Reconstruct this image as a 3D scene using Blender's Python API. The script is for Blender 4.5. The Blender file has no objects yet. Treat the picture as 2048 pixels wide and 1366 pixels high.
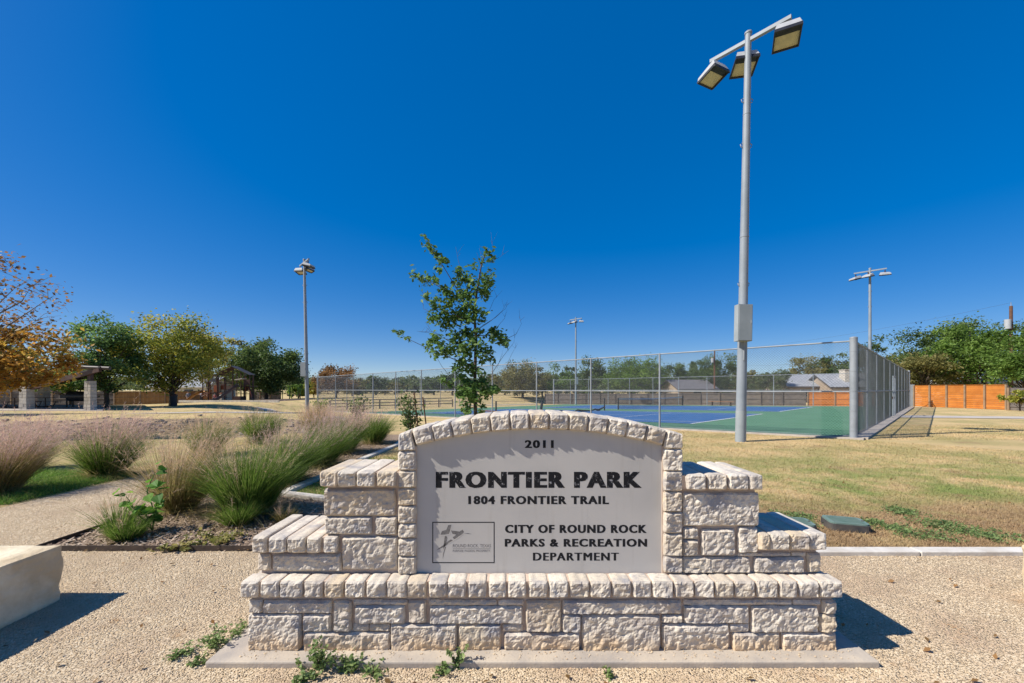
import bpy, math, random
import numpy as np
from mathutils import Vector, Matrix, noise

rad = math.radians
scene = bpy.context.scene
COL = scene.collection

# ------------------------------------------------------------------ camera
F = 810.0                    # focal length in photo pixels (2048 wide)
CAM_H = 1.5
cam_d = bpy.data.cameras.new("camera")
cam = bpy.data.objects.new("camera", cam_d)
COL.objects.link(cam)
cam.location = (0, 0, CAM_H)
cam.rotation_euler = (rad(90), 0, 0)
cam_d.sensor_width = 36.0
cam_d.lens = F / 2048 * 36.0
cam_d.shift_y = 96.0 / 2048
cam_d.clip_start = 0.05
cam_d.clip_end = 3000
scene.camera = cam

# ------------------------------------------------------------------ sky, sun, exposure
SUN = Vector((-0.441, -0.106, 0.438)).normalized()      # towards the sun
SUN_EL = math.asin(SUN.z)
SUN_AZ = math.atan2(SUN.x, SUN.y)                       # clockwise from +Y
world = bpy.data.worlds.new("World")
scene.world = world
world.use_nodes = True
wn = world.node_tree
wn.nodes.clear()
w_out = wn.nodes.new("ShaderNodeOutputWorld")
w_bg = wn.nodes.new("ShaderNodeBackground")
w_sky = wn.nodes.new("ShaderNodeTexSky")
w_sky.sky_type = 'NISHITA'
w_sky.sun_disc = False
w_sky.sun_elevation = SUN_EL
w_sky.sun_rotation = SUN_AZ
w_sky.altitude = 250
w_sky.air_density = 0.65
w_sky.dust_density = 0.3
w_sky.ozone_density = 3.0
w_hsv = wn.nodes.new("ShaderNodeHueSaturation")
w_hsv.inputs["Hue"].default_value = 0.515
w_hsv.inputs["Saturation"].default_value = 2.35
w_gam = wn.nodes.new("ShaderNodeGamma")
w_gam.inputs["Gamma"].default_value = 0.45
w_hsv.inputs["Value"].default_value = 1.97
wn.links.new(w_sky.outputs[0], w_gam.inputs["Color"])
wn.links.new(w_gam.outputs[0], w_hsv.inputs["Color"])
wn.links.new(w_hsv.outputs[0], w_bg.inputs["Color"])
w_bg.inputs["Strength"].default_value = 0.12
wn.links.new(w_bg.outputs[0], w_out.inputs["Surface"])
sun_d = bpy.data.lights.new("sun", 'SUN')
sun_d.energy = 5.0
sun_d.angle = rad(0.53)
sun_d.color = (1.0, 0.95, 0.87)
sun = bpy.data.objects.new("sun", sun_d)
COL.objects.link(sun)
sun.rotation_euler = (-SUN).to_track_quat('-Z', 'Y').to_euler()
vs = scene.view_settings
vs.view_transform = 'Standard'
vs.look = 'None'
vs.exposure = 0.42
vs.gamma = 1.0
vs.use_curve_mapping = False

# ------------------------------------------------------------------ materials
def new_mat(name):
    m = bpy.data.materials.new(name)
    m.use_nodes = True
    m.node_tree.nodes.clear()
    return m, m.node_tree

def N(nt, kind, **kw):
    n = nt.nodes.new(kind)
    for k, v in kw.items():
        if k in n.inputs:
            n.inputs[k].default_value = v
        else:
            setattr(n, k, v)
    return n

def ramp(nt, fac, stops):
    r = nt.nodes.new("ShaderNodeValToRGB")
    el = r.color_ramp.elements
    while len(el) < len(stops):
        el.new(0.5)
    for e, (p, c) in zip(el, stops):
        e.position = p
        e.color = (*c, 1) if len(c) == 3 else c
    nt.links.new(fac, r.inputs[0])
    return r.outputs[0]

def mixc(nt, fac, a, b, mode='MIX'):
    m = nt.nodes.new("ShaderNodeMix")
    m.data_type = 'RGBA'
    m.blend_type = mode
    for sock, val in ((m.inputs[0], fac), (m.inputs[6], a), (m.inputs[7], b)):
        if isinstance(val, (int, float)):
            sock.default_value = val
        elif isinstance(val, tuple):
            sock.default_value = (*val, 1)
        else:
            nt.links.new(val, sock)
    return m.outputs[2]

def noise_fac(nt, vec, scale, detail=4, rough=0.55, lo=0.35, hi=0.65):
    n = N(nt, "ShaderNodeTexNoise", Scale=scale, Detail=detail, Roughness=rough)
    nt.links.new(vec, n.inputs["Vector"])
    mr = N(nt, "ShaderNodeMapRange")
    mr.inputs["From Min"].default_value = lo
    mr.inputs["From Max"].default_value = hi
    nt.links.new(n.outputs[0], mr.inputs[0])
    return mr.outputs[0]

def finish(nt, color, rough=0.8, metal=0.0, bump=None, bstr=0.3, bdist=0.01, spec=0.3, transl=None):
    p = N(nt, "ShaderNodeBsdfPrincipled", Roughness=rough, Metallic=metal)
    p.inputs["Specular IOR Level"].default_value = spec
    if isinstance(color, tuple):
        p.inputs["Base Color"].default_value = (*color, 1)
    else:
        nt.links.new(color, p.inputs["Base Color"])
    if bump is not None:
        b = N(nt, "ShaderNodeBump", Strength=bstr, Distance=bdist)
        nt.links.new(bump, b.inputs["Height"])
        nt.links.new(b.outputs[0], p.inputs["Normal"])
    o = N(nt, "ShaderNodeOutputMaterial")
    if transl:
        t = N(nt, "ShaderNodeBsdfTranslucent")
        if isinstance(color, tuple):
            t.inputs["Color"].default_value = (*color, 1)
        else:
            nt.links.new(color, t.inputs["Color"])
        mx = N(nt, "ShaderNodeMixShader", Fac=transl)
        nt.links.new(p.outputs[0], mx.inputs[1])
        nt.links.new(t.outputs[0], mx.inputs[2])
        nt.links.new(mx.outputs[0], o.inputs[0])
    else:
        nt.links.new(p.outputs[0], o.inputs[0])

def pos(nt):
    return N(nt, "ShaderNodeNewGeometry").outputs["Position"]

def objco(nt):
    return N(nt, "ShaderNodeTexCoord").outputs["Object"]

def simple(name, c1, c2=None, scale=6.0, rough=0.8, metal=0.0, bump=0.2, bscale=40.0, bdist=0.005, spec=0.3, rand=0.0):
    m, nt = new_mat(name)
    v = pos(nt)
    if c2 is None:
        c2 = tuple(min(1, c * 0.72) for c in c1)
    col = mixc(nt, noise_fac(nt, v, scale), c1, c2)
    if rand:
        oi = N(nt, "ShaderNodeObjectInfo").outputs["Random"]
        mr = N(nt, "ShaderNodeMapRange")
        mr.inputs["To Min"].default_value = 1 - rand
        mr.inputs["To Max"].default_value = 1 + rand * 0.4
        nt.links.new(oi, mr.inputs[0])
        vm = N(nt, "ShaderNodeVectorMath", operation='SCALE')
        nt.links.new(col, vm.inputs[0])
        nt.links.new(mr.outputs[0], vm.inputs["Scale"])
        col = vm.outputs[0]
    bn = N(nt, "ShaderNodeTexNoise", Scale=bscale, Detail=4)
    nt.links.new(v, bn.inputs["Vector"])
    finish(nt, col, rough, metal, bn.outputs[0], bump, bdist, spec)
    return m

def attr_mat(name, stops, rough=0.7, transl=None, attr="shade", spec=0.25):
    m, nt = new_mat(name)
    a = N(nt, "ShaderNodeAttribute", attribute_name=attr)
    finish(nt, ramp(nt, a.outputs["Fac"], stops), rough, 0, spec=spec, transl=transl)
    return m

# limestone
def make_limestone():
    m, nt = new_mat("rough_limestone")
    v = pos(nt)
    oi = N(nt, "ShaderNodeObjectInfo").outputs["Random"]
    base = ramp(nt, oi, [(0.0, (0.58, 0.50, 0.385)), (0.3, (0.72, 0.645, 0.53)), (0.6, (0.68, 0.61, 0.505)), (0.85, (0.61, 0.52, 0.39)), (1.0, (0.63, 0.50, 0.335))])
    c = mixc(nt, noise_fac(nt, v, 9, 5, 0.6, 0.40, 0.68), base, (0.47, 0.41, 0.35))
    c = mixc(nt, noise_fac(nt, v, 45, 4, 0.7, 0.5, 0.78), c, (0.38, 0.33, 0.28))
    # grey lichen streaks and iron stain along the foot of the wall
    g = noise_fac(nt, v, 4.5, 6, 0.7, 0.54, 0.70)
    c = mixc(nt, g, c, (0.33, 0.32, 0.325))
    sep = N(nt, "ShaderNodeSeparateXYZ")
    nt.links.new(v, sep.inputs[0])
    n2 = N(nt, "ShaderNodeTexNoise", Scale=7.0, Detail=4)
    nt.links.new(v, n2.inputs["Vector"])
    ma = N(nt, "ShaderNodeMath", operation='MULTIPLY_ADD')
    nt.links.new(n2.outputs[0], ma.inputs[0])
    ma.inputs[1].default_value = 0.16
    nt.links.new(sep.outputs[2], ma.inputs[2])
    mr = N(nt, "ShaderNodeMapRange")
    mr.inputs["From Min"].default_value = 0.12
    mr.inputs["From Max"].default_value = 0.22
    mr.inputs["To Min"].default_value = 0.62
    mr.inputs["To Max"].default_value = 0.0
    nt.links.new(ma.outputs[0], mr.inputs[0])
    c = mixc(nt, mr.outputs[0], c, (0.62, 0.40, 0.19))
    b1 = N(nt, "ShaderNodeTexNoise", Scale=70.0, Detail=6, Roughness=0.7)
    nt.links.new(v, b1.inputs["Vector"])
    finish(nt, c, 0.9, 0, b1.outputs[0], 0.5, 0.008, 0.15)
    return m

M = {}
M['stone'] = make_limestone()
M['mortar'] = simple("mortar", (0.50, 0.38, 0.29), (0.58, 0.46, 0.36), 14, 0.95, bump=0.6, bscale=120, bdist=0.004)
M['slab'] = simple("sawn_limestone", (0.78, 0.67, 0.47), (0.55, 0.43, 0.27), 4.5, 0.9, bump=0.7, bscale=26, bdist=0.014)
M['kerb'] = simple("pale_kerb_stone", (0.66, 0.62, 0.55), (0.50, 0.45, 0.38), 5, 0.9, bump=0.4, bscale=40, bdist=0.006)
M['concrete'] = simple("concrete", (0.46, 0.40, 0.33), (0.36, 0.31, 0.26), 3.0, 0.9, bump=0.3, bscale=60)
M['footing'] = simple("footing_concrete", (0.52, 0.44, 0.34), (0.34, 0.30, 0.26), 4.0, 0.9, bump=0.35, bscale=70)
M['galv'] = simple("galvanised_steel", (0.30, 0.325, 0.35), (0.24, 0.26, 0.28), 3.0, 0.6, 0.15, bump=0.05, bscale=30)
M['wire'] = simple("galvanised_wire", (0.17, 0.185, 0.20), (0.14, 0.15, 0.165), 2.0, 0.6, 0.15, bump=0.0)
M['pole'] = simple("painted_pole", (0.27, 0.30, 0.33), (0.22, 0.25, 0.275), 2.0, 0.55, 0.05, bump=0.05, bscale=20)
M['cabinet'] = simple("cabinet_paint", (0.30, 0.33, 0.34), (0.26, 0.29, 0.30), 3.0, 0.6, 0.0, bump=0.05)
M['lamp_white'] = simple("lamp_housing", (0.42, 0.43, 0.44), (0.35, 0.36, 0.37), 5, 0.6, 0.0, bump=0.05)
M['lamp_dark'] = simple("lamp_visor", (0.03, 0.033, 0.04), (0.02, 0.02, 0.025), 5, 0.4, bump=0.02)
M['lens'] = simple("yellowed_lens", (0.52, 0.47, 0.30), (0.42, 0.38, 0.25), 4, 0.15, bump=0.0, spec=0.5)
M['green_court'] = simple("green_court_paint", (0.085, 0.20, 0.105), (0.10, 0.225, 0.125), 0.7, 0.75, bump=0.08, bscale=80)
M['blue_court'] = simple("blue_court_paint", (0.030, 0.105, 0.255), (0.038, 0.125, 0.29), 0.8, 0.75, bump=0.08, bscale=80)
M['line'] = simple("court_line_paint", (0.72, 0.72, 0.70), (0.6, 0.6, 0.58), 4, 0.7, bump=0.0)
M['black'] = simple("black_net", (0.015, 0.015, 0.017), (0.025, 0.025, 0.027), 8, 0.8, bump=0.1)
M['dark_metal'] = simple("dark_brown_metal", (0.060, 0.030, 0.022), (0.08, 0.042, 0.03), 4, 0.5, bump=0.05)
M['roof_metal'] = simple("weathered_metal_roof", (0.09, 0.075, 0.065), (0.065, 0.055, 0.05), 1.5, 0.5, 0.2, bump=0.05)
M['playplastic'] = simple("tan_plastic", (0.42, 0.22, 0.085), (0.36, 0.18, 0.07), 3, 0.4, bump=0.0)
M['playgrey'] = simple("grey_plastic", (0.21, 0.18, 0.185), (0.17, 0.15, 0.155), 3, 0.35, bump=0.0)
M['playrust'] = simple("rust_plastic", (0.25, 0.075, 0.03), (0.2, 0.06, 0.025), 3, 0.4, bump=0.0)
M['playcream'] = simple("cream_plastic", (0.50, 0.44, 0.34), (0.43, 0.38, 0.3), 3, 0.4, bump=0.0)
M['brick_pale'] = simple("pale_column_stone", (0.55, 0.50, 0.42), (0.45, 0.40, 0.33), 4, 0.9, bump=0.5, bscale=14, bdist=0.02, rand=0.2)
M['wood_grey'] = simple("grey_weathered_wood", (0.17, 0.145, 0.125), (0.11, 0.095, 0.085), 2.5, 0.9, bump=0.2, rand=0.25)
M['wood_tan'] = simple("tan_wood", (0.34, 0.19, 0.075), (0.27, 0.145, 0.055), 2.5, 0.85, bump=0.2, rand=0.2)
M['wood_orange'] = simple("orange_stained_wood", (0.56, 0.20, 0.035), (0.46, 0.15, 0.024), 2.0, 0.7, bump=0.15, rand=0.18)
M['wood_post'] = simple("post_wood", (0.30, 0.21, 0.13), (0.22, 0.15, 0.09), 3, 0.85, bump=0.2)
M['bark'] = simple("bark", (0.12, 0.09, 0.065), (0.065, 0.05, 0.04), 9, 0.95, bump=0.7, bscale=22, bdist=0.02)
M['bark_pale'] = simple("pale_bark", (0.26, 0.22, 0.17), (0.14, 0.11, 0.085), 6, 0.95, bump=0.5, bscale=22, bdist=0.02)
M['pole_wood'] = simple("utility_pole_wood", (0.17, 0.085, 0.05), (0.11, 0.06, 0.04), 3, 0.9, bump=0.3)
M['house_white'] = simple("white_siding", (0.62, 0.60, 0.54), (0.54, 0.52, 0.46), 1.0, 0.8, bump=0.05)
M['house_tan'] = simple("tan_wall", (0.40, 0.32, 0.24), (0.33, 0.26, 0.20), 1.0, 0.85, bump=0.1)
M['shingle'] = simple("grey_shingle", (0.34, 0.35, 0.37), (0.26, 0.27, 0.29), 2.0, 0.9, bump=0.3, bscale=10, bdist=0.02)
M['shingle_dark'] = simple("dark_shingle", (0.17, 0.16, 0.165), (0.12, 0.115, 0.12), 2.0, 0.9, bump=0.3, bscale=10, bdist=0.02)
M['trim_dark'] = simple("dark_trim", (0.09, 0.075, 0.07), None, 2.0, 0.8, bump=0.05)
M['glass'] = simple("window_glass", (0.04, 0.05, 0.06), (0.03, 0.035, 0.045), 2.0, 0.08, bump=0.0, spec=0.6)
M['valve_green'] = simple("green_valve_lid", (0.13, 0.205, 0.17), (0.17, 0.235, 0.20), 12, 0.6, bump=0.3, bscale=90, bdist=0.004)
M['valve_black'] = simple("dusty_black_plastic", (0.05, 0.05, 0.052), (0.11, 0.095, 0.08), 9, 0.7, bump=0.2)
M['steel_edge'] = simple("rusty_edging", (0.10, 0.07, 0.05), (0.06, 0.045, 0.035), 8, 0.8, bump=0.1)
M['rock'] = simple("creek_rock", (0.46, 0.38, 0.28), (0.26, 0.20, 0.15), 5, 0.95, bump=0.5, bscale=14, bdist=0.03)
M['boulder'] = simple("pale_boulder", (0.50, 0.45, 0.38), (0.36, 0.32, 0.27), 2.5, 0.95, bump=0.6, bscale=9, bdist=0.03)
M['twig'] = simple("twig_bark", (0.11, 0.075, 0.06), (0.07, 0.05, 0.042), 9, 0.9, bump=0.3)
M['bench_wood'] = simple("bench_wood", (0.33, 0.15, 0.065), (0.26, 0.11, 0.05), 3, 0.7, bump=0.1)
M['yellow_green'] = simple("lime_green_paint", (0.30, 0.34, 0.05), (0.26, 0.30, 0.05), 3, 0.5, bump=0.0)
M['green_paint'] = simple("green_paint", (0.07, 0.18, 0.04), (0.06, 0.15, 0.035), 3, 0.5, bump=0.0)
M['skin'] = simple("skin", (0.42, 0.24, 0.16), (0.38, 0.21, 0.14), 6, 0.6, bump=0.0)
M['hair'] = simple("dark_hair", (0.02, 0.014, 0.01), None, 9, 0.6, bump=0.0)
M['shirt_grey'] = simple("grey_shirt", (0.30, 0.32, 0.35), None, 6, 0.9, bump=0.1)
M['shirt_white'] = simple("white_shirt", (0.62, 0.62, 0.64), (0.55, 0.55, 0.58), 6, 0.9, bump=0.1)
M['shirt_red'] = simple("coral_shirt", (0.48, 0.14, 0.11), None, 6, 0.9, bump=0.1)
M['trousers'] = simple("dark_trousers", (0.03, 0.035, 0.05), None, 6, 0.9, bump=0.1)

# panel: cast concrete with faint streaks
m, nt = new_mat("cast_stone_panel")
v = pos(nt)
st = N(nt, "ShaderNodeMapping")
st.inputs["Scale"].default_value = (16, 1, 1.3)
nt.links.new(v, st.inputs[0])
c = mixc(nt, noise_fac(nt, v, 2.2, 4, 0.5, 0.4, 0.7), (0.525, 0.495, 0.45), (0.455, 0.43, 0.395))
c = mixc(nt, noise_fac(nt, st.outputs[0], 1.0, 5, 0.6, 0.56, 0.90), c, (0.40, 0.365, 0.31))
b1 = N(nt, "ShaderNodeTexNoise", Scale=160.0, Detail=4)
nt.links.new(v, b1.inputs["Vector"])
finish(nt, c, 0.8, 0, b1.outputs[0], 0.12, 0.002, 0.3)
M['panel'] = m
# worn black letter paint
m, nt = new_mat("worn_black_paint")
v = pos(nt)
c = mixc(nt, noise_fac(nt, v, 42, 5, 0.75, 0.585, 0.68), (0.012, 0.012, 0.014), (0.34, 0.33, 0.33))
finish(nt, c, 0.7, 0, spec=0.2)
M['worn_letter'] = m
M['letter'] = simple("black_letter_paint", (0.012, 0.012, 0.014), (0.02, 0.02, 0.022), 30, 0.7, bump=0.0, spec=0.2)
M['carved'] = simple("carved_grey", (0.13, 0.12, 0.11), (0.22, 0.205, 0.19), 60, 0.9, bump=0.3, bscale=200, bdist=0.003)

# ground covers -----------------------------------------------------------
def make_lawn():
    m, nt = new_mat("dry_lawn")
    v = pos(nt)
    big = noise_fac(nt, v, 0.55, 5, 0.6, 0.42, 0.62)
    mid = noise_fac(nt, v, 2.3, 5, 0.65, 0.45, 0.75)
    fine = noise_fac(nt, v, 38, 4, 0.7, 0.3, 0.7)
    c = mixc(nt, big, (0.60, 0.44, 0.225), (0.40, 0.335, 0.15))
    sep = N(nt, "ShaderNodeSeparateXYZ")
    nt.links.new(v, sep.inputs[0])
    # the strip of lawn by the kerb is greener, the field behind is straw
    def band(sock, a, b, c_, d):
        r1 = N(nt, "ShaderNodeMapRange"); r1.inputs["From Min"].default_value = a; r1.inputs["From Max"].default_value = b
        nt.links.new(sock, r1.inputs[0])
        r2 = N(nt, "ShaderNodeMapRange"); r2.inputs["From Min"].default_value = c_; r2.inputs["From Max"].default_value = d
        r2.inputs["To Min"].default_value = 1; r2.inputs["To Max"].default_value = 0
        nt.links.new(sock, r2.inputs[0])
        mu = N(nt, "ShaderNodeMath", operation='MULTIPLY')
        nt.links.new(r1.outputs[0], mu.inputs[0]); nt.links.new(r2.outputs[0], mu.inputs[1])
        return mu.outputs[0]
    def mul(a, b, k=1.0):
        mu = N(nt, "ShaderNodeMath", operation='MULTIPLY')
        nt.links.new(a, mu.inputs[0]); nt.links.new(b, mu.inputs[1])
        m2 = N(nt, "ShaderNodeMath", operation='MULTIPLY'); m2.inputs[1].default_value = k
        nt.links.new(mu.outputs[0], m2.inputs[0])
        return m2.outputs[0]
    gb = band(sep.outputs[1], 4.6, 5.4, 6.6, 10.5)
    c = mixc(nt, mul(gb, noise_fac(nt, v, 1.1, 5, 0.65, 0.40, 0.60), 0.95), c, (0.23, 0.29, 0.085))
    near = band(sep.outputs[1], 3.0, 3.6, 4.9, 5.8)
    c = mixc(nt, mul(near, noise_fac(nt, v, 1.7, 5, 0.7, 0.34, 0.52), 0.85), c, (0.36, 0.235, 0.135))
    c = mixc(nt, noise_fac(nt, v, 0.9, 6, 0.7, 0.58, 0.72), c, (0.33, 0.215, 0.125))
    c = mixc(nt, mul(fine, fine, 0.40), c, (0.34, 0.24, 0.11))
    b1 = N(nt, "ShaderNodeTexNoise", Scale=60.0, Detail=5, Roughness=0.7)
    nt.links.new(v, b1.inputs["Vector"])
    finish(nt, c, 0.95, 0, b1.outputs[0], 0.8, 0.03, 0.05)
    return m
M['lawn'] = make_lawn()

def make_gravel():
    m, nt = new_mat("decomposed_granite")
    v = pos(nt)
    vo = N(nt, "ShaderNodeTexVoronoi", Scale=85.0)
    nt.links.new(v, vo.inputs["Vector"])
    c = ramp(nt, vo.outputs["Color"], [(0.0, (0.40, 0.29, 0.175)), (0.35, (0.54, 0.41, 0.26)), (0.7, (0.63, 0.49, 0.325)), (1.0, (0.50, 0.36, 0.21))])
    c = mixc(nt, noise_fac(nt, v, 1.1, 4, 0.6, 0.40, 0.75), c, (0.60, 0.46, 0.30))
    inv = N(nt, "ShaderNodeMath", operation='SUBTRACT')
    inv.inputs[0].default_value = 1.0
    nt.links.new(vo.outputs["Distance"], inv.inputs[1])
    finish(nt, c, 0.95, 0, inv.outputs[0], 1.0, 0.02, 0.1)
    return m
M['gravel'] = make_gravel()
def make_pebble(stops):
    m, nt = new_mat("pebbles")
    a = N(nt, "ShaderNodeAttribute", attribute_name="shade")
    v = pos(nt)
    c = ramp(nt, a.outputs["Fac"], stops)
    c = mixc(nt, noise_fac(nt, v, 1.3, 5, 0.65, 0.46, 0.66), c, (0.46, 0.33, 0.22))
    c = mixc(nt, noise_fac(nt, v, 2.6, 6, 0.7, 0.62, 0.70), c, (0.42, 0.25, 0.12))
    finish(nt, c, 0.9, 0, spec=0.2)
    return m
M['pebble'] = make_pebble([(0.0, (0.42, 0.30, 0.18)), (0.3, (0.56, 0.43, 0.275)), (0.55, (0.63, 0.50, 0.335)), (0.8, (0.70, 0.585, 0.42)), (1.0, (0.56, 0.37, 0.20))])
M['mulch'] = simple("bark_mulch", (0.22, 0.155, 0.108), (0.36, 0.265, 0.18), 22, 0.95, bump=1.0, bscale=45, bdist=0.03)
M['chip'] = attr_mat("mulch_chips", [(0.0, (0.15, 0.10, 0.07)), (0.6, (0.34, 0.245, 0.175)), (1.0, (0.54, 0.43, 0.32))], 0.95)
M['creek'] = simple("creek_bank_soil", (0.40, 0.285, 0.16), (0.17, 0.115, 0.07), 1.1, 0.95, bump=0.8, bscale=12, bdist=0.05)
M['playchips'] = simple("play_surface_chips", (0.16, 0.11, 0.08), (0.11, 0.08, 0.06), 2.5, 0.95, bump=0.6, bscale=10)
M['path'] = simple("concrete_path", (0.50, 0.45, 0.39), (0.42, 0.37, 0.32), 1.2, 0.9, bump=0.15, bscale=30)
M['tuft_green'] = attr_mat("lush_grass_blades", [(0.0, (0.09, 0.19, 0.03)), (0.6, (0.17, 0.33, 0.05)), (1.0, (0.34, 0.44, 0.11))], 0.6, 0.4)

# foliage -----------------------------------------------------------------
def leafmat(name, *cols, transl=0.48, gain=1.0):
    cols = [tuple(c * gain for c in q) for q in cols]
    n = len(cols)
    return attr_mat(name, [(i / max(1, n - 1), c) for i, c in enumerate(cols)], 0.55, transl, spec=0.35)
M['leaf_oak'] = leafmat("oak_leaves", (0.05, 0.10, 0.025), (0.085, 0.165, 0.04), (0.14, 0.235, 0.06), (0.22, 0.30, 0.085), gain=1.15)
M['leaf_orange'] = leafmat("sycamore_autumn_leaves", (0.20, 0.13, 0.03), (0.46, 0.21, 0.035), (0.62, 0.33, 0.05), (0.64, 0.43, 0.08), (0.34, 0.32, 0.07), gain=1.1)
M['leaf_silver'] = leafmat("cool_green_leaves", (0.075, 0.13, 0.04), (0.15, 0.26, 0.075), (0.28, 0.42, 0.14))
M['leaf_yellow'] = leafmat("yellow_green_leaves", (0.09, 0.12, 0.02), (0.20, 0.23, 0.035), (0.34, 0.33, 0.05), (0.42, 0.33, 0.07), gain=1.3)
M['leaf_dark'] = leafmat("dark_evergreen_leaves", (0.035, 0.062, 0.018), (0.072, 0.115, 0.032), (0.14, 0.19, 0.052), gain=1.35)
M['leaf_olive'] = leafmat("olive_leaves", (0.09, 0.095, 0.028), (0.175, 0.165, 0.05), (0.27, 0.235, 0.085), gain=1.3)
M['leaf_bright'] = leafmat("bright_green_leaves", (0.065, 0.115, 0.02), (0.14, 0.235, 0.038), (0.24, 0.35, 0.07), gain=1.05)
M['leaf_rust'] = leafmat("rusty_leaves", (0.15, 0.10, 0.04), (0.30, 0.165, 0.065), (0.40, 0.22, 0.085))
M['leaf_grey'] = leafmat("grey_green_leaves", (0.055, 0.085, 0.03), (0.105, 0.14, 0.05), (0.17, 0.20, 0.08), gain=1.15)
M['leaf_seedling'] = leafmat("seedling_leaves", (0.08, 0.20, 0.025), (0.15, 0.34, 0.04), (0.30, 0.48, 0.07))
M['weed'] = leafmat("weed_leaves", (0.09, 0.14, 0.04), (0.16, 0.235, 0.075), (0.27, 0.34, 0.13), gain=1.25)
M['weed_dry'] = leafmat("yellowing_weed_leaves", (0.14, 0.16, 0.04), (0.28, 0.27, 0.07), (0.42, 0.34, 0.13))
M['blade_green'] = leafmat("muhly_blades", (0.05, 0.10, 0.015), (0.115, 0.20, 0.03), (0.20, 0.30, 0.05), (0.36, 0.36, 0.13))
M['blade_tan'] = leafmat("dry_muhly_blades", (0.10, 0.12, 0.025), (0.21, 0.19, 0.055), (0.36, 0.28, 0.11), (0.48, 0.38, 0.19))
M['plume'] = leafmat("pink_plumes", (0.50, 0.31, 0.25), (0.64, 0.42, 0.35), (0.75, 0.55, 0.46), (0.72, 0.56, 0.38), transl=0.45)
M['plume_tan'] = leafmat("tan_plumes", (0.54, 0.37, 0.20), (0.68, 0.49, 0.30), (0.74, 0.57, 0.40), (0.60, 0.38, 0.29), transl=0.45)

# ------------------------------------------------------------------ helpers
def tag(o, label=None, cat=None, group=None, kind=None):
    if label: o["label"] = label
    if cat: o["category"] = cat
    if group: o["group"] = group
    if kind: o["kind"] = kind
    return o

def thing(name, label, cat, loc=(0, 0, 0), rz=0.0, group=None):
    o = bpy.data.objects.new(name, None)
    COL.objects.link(o)
    o.empty_display_size = 0.2
    o.location = loc
    o.rotation_euler = (0, 0, rz)
    return tag(o, label, cat, group)

def link(name, me, mat, parent=None, loc=None, rot=None):
    o = bpy.data.objects.new(name, me)
    COL.objects.link(o)
    if mat is not None and len(me.materials) == 0:
        me.materials.append(M[mat] if isinstance(mat, str) else mat)
    if parent is not None:
        o.parent = parent
    if loc is not None: o.location = loc
    if rot is not None: o.rotation_euler = rot
    return o

class MB:
    def __init__(self):
        self.v, self.f = [], []
    def add(self, vs_, fs):
        n = len(self.v)
        self.v += [tuple(p) for p in vs_]
        self.f += [tuple(i + n for i in f) for f in fs]
        return self
    def box(self, x0, x1, y0, y1, z0, z1):
        vs_ = [(x0, y0, z0), (x1, y0, z0), (x1, y1, z0), (x0, y1, z0), (x0, y0, z1), (x1, y0, z1), (x1, y1, z1), (x0, y1, z1)]
        return self.add(vs_, [(0, 3, 2, 1), (4, 5, 6, 7), (0, 1, 5, 4), (1, 2, 6, 5), (2, 3, 7, 6), (3, 0, 4, 7)])
    def bar(self, a, b, w, h):
        """box beam from a to b, w wide sideways, h high"""
        a, b = Vector(a), Vector(b)
        d = (b - a).normalized()
        s = d.cross(Vector((0, 0, 1)))
        s = s.normalized() if s.length > 1e-4 else Vector((1, 0, 0))
        u = s.cross(d)
        vs_ = []
        for p in (a, b):
            for i, j in ((-1, -1), (1, -1), (1, 1), (-1, 1)):
                vs_.append(p + s * (i * w / 2) + u * (j * h / 2))
        return self.add(vs_, [(0, 1, 2, 3), (7, 6, 5, 4), (0, 4, 5, 1), (1, 5, 6, 2), (2, 6, 7, 3), (3, 7, 4, 0)])
    def tube(self, pts, r, n=8, cap=True):
        pts = [Vector(p) for p in pts]
        rs = r if isinstance(r, (list, tuple)) else [r] * len(pts)
        rings, vs_, fs = [], [], []
        for i, p in enumerate(pts):
            d = (pts[min(i + 1, len(pts) - 1)] - pts[max(i - 1, 0)])
            d = d.normalized() if d.length > 1e-6 else Vector((0, 0, 1))
            ref = Vector((0, 0, 1)) if abs(d.z) < 0.9 else Vector((1, 0, 0))
            s = d.cross(ref).normalized()
            u = s.cross(d)
            for k in range(n):
                a = 2 * math.pi * k / n
                vs_.append(p + (s * math.cos(a) + u * math.sin(a)) * rs[i])
        for i in range(len(pts) - 1):
            for k in range(n):
                k2 = (k + 1) % n
                fs.append((i * n + k, i * n + k2, (i + 1) * n + k2, (i + 1) * n + k))
        if cap:
            m_ = len(vs_)                      # caps get their own vertices so the sides shade cleanly
            vs_ += vs_[:n] + vs_[(len(pts) - 1) * n:len(pts) * n]
            fs.append(tuple(m_ + k for k in range(n))[::-1])
            fs.append(tuple(m_ + n + k for k in range(n)))
        return self.add(vs_, fs)
    def prism(self, poly, z0, z1):
        n = len(poly)
        vs_ = [(x, y, z0) for x, y in poly] + [(x, y, z1) for x, y in poly]
        fs = [tuple(range(n))[::-1], tuple(range(n, 2 * n))]
        fs += [(i, (i + 1) % n, n + (i + 1) % n, n + i) for i in range(n)]
        return self.add(vs_, fs)
    def mesh(self, name, smooth=False):
        me = bpy.data.meshes.new(name)
        me.from_pydata(self.v, [], self.f)
        me.update()
        if smooth:
            me.polygons.foreach_set("use_smooth", [len(f) <= 4 for f in self.f])
        return me
    def build(self, name, mat, parent=None, smooth=False, loc=None, rot=None):
        return link(name, self.mesh(name, smooth), mat, parent, loc, rot)

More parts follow.
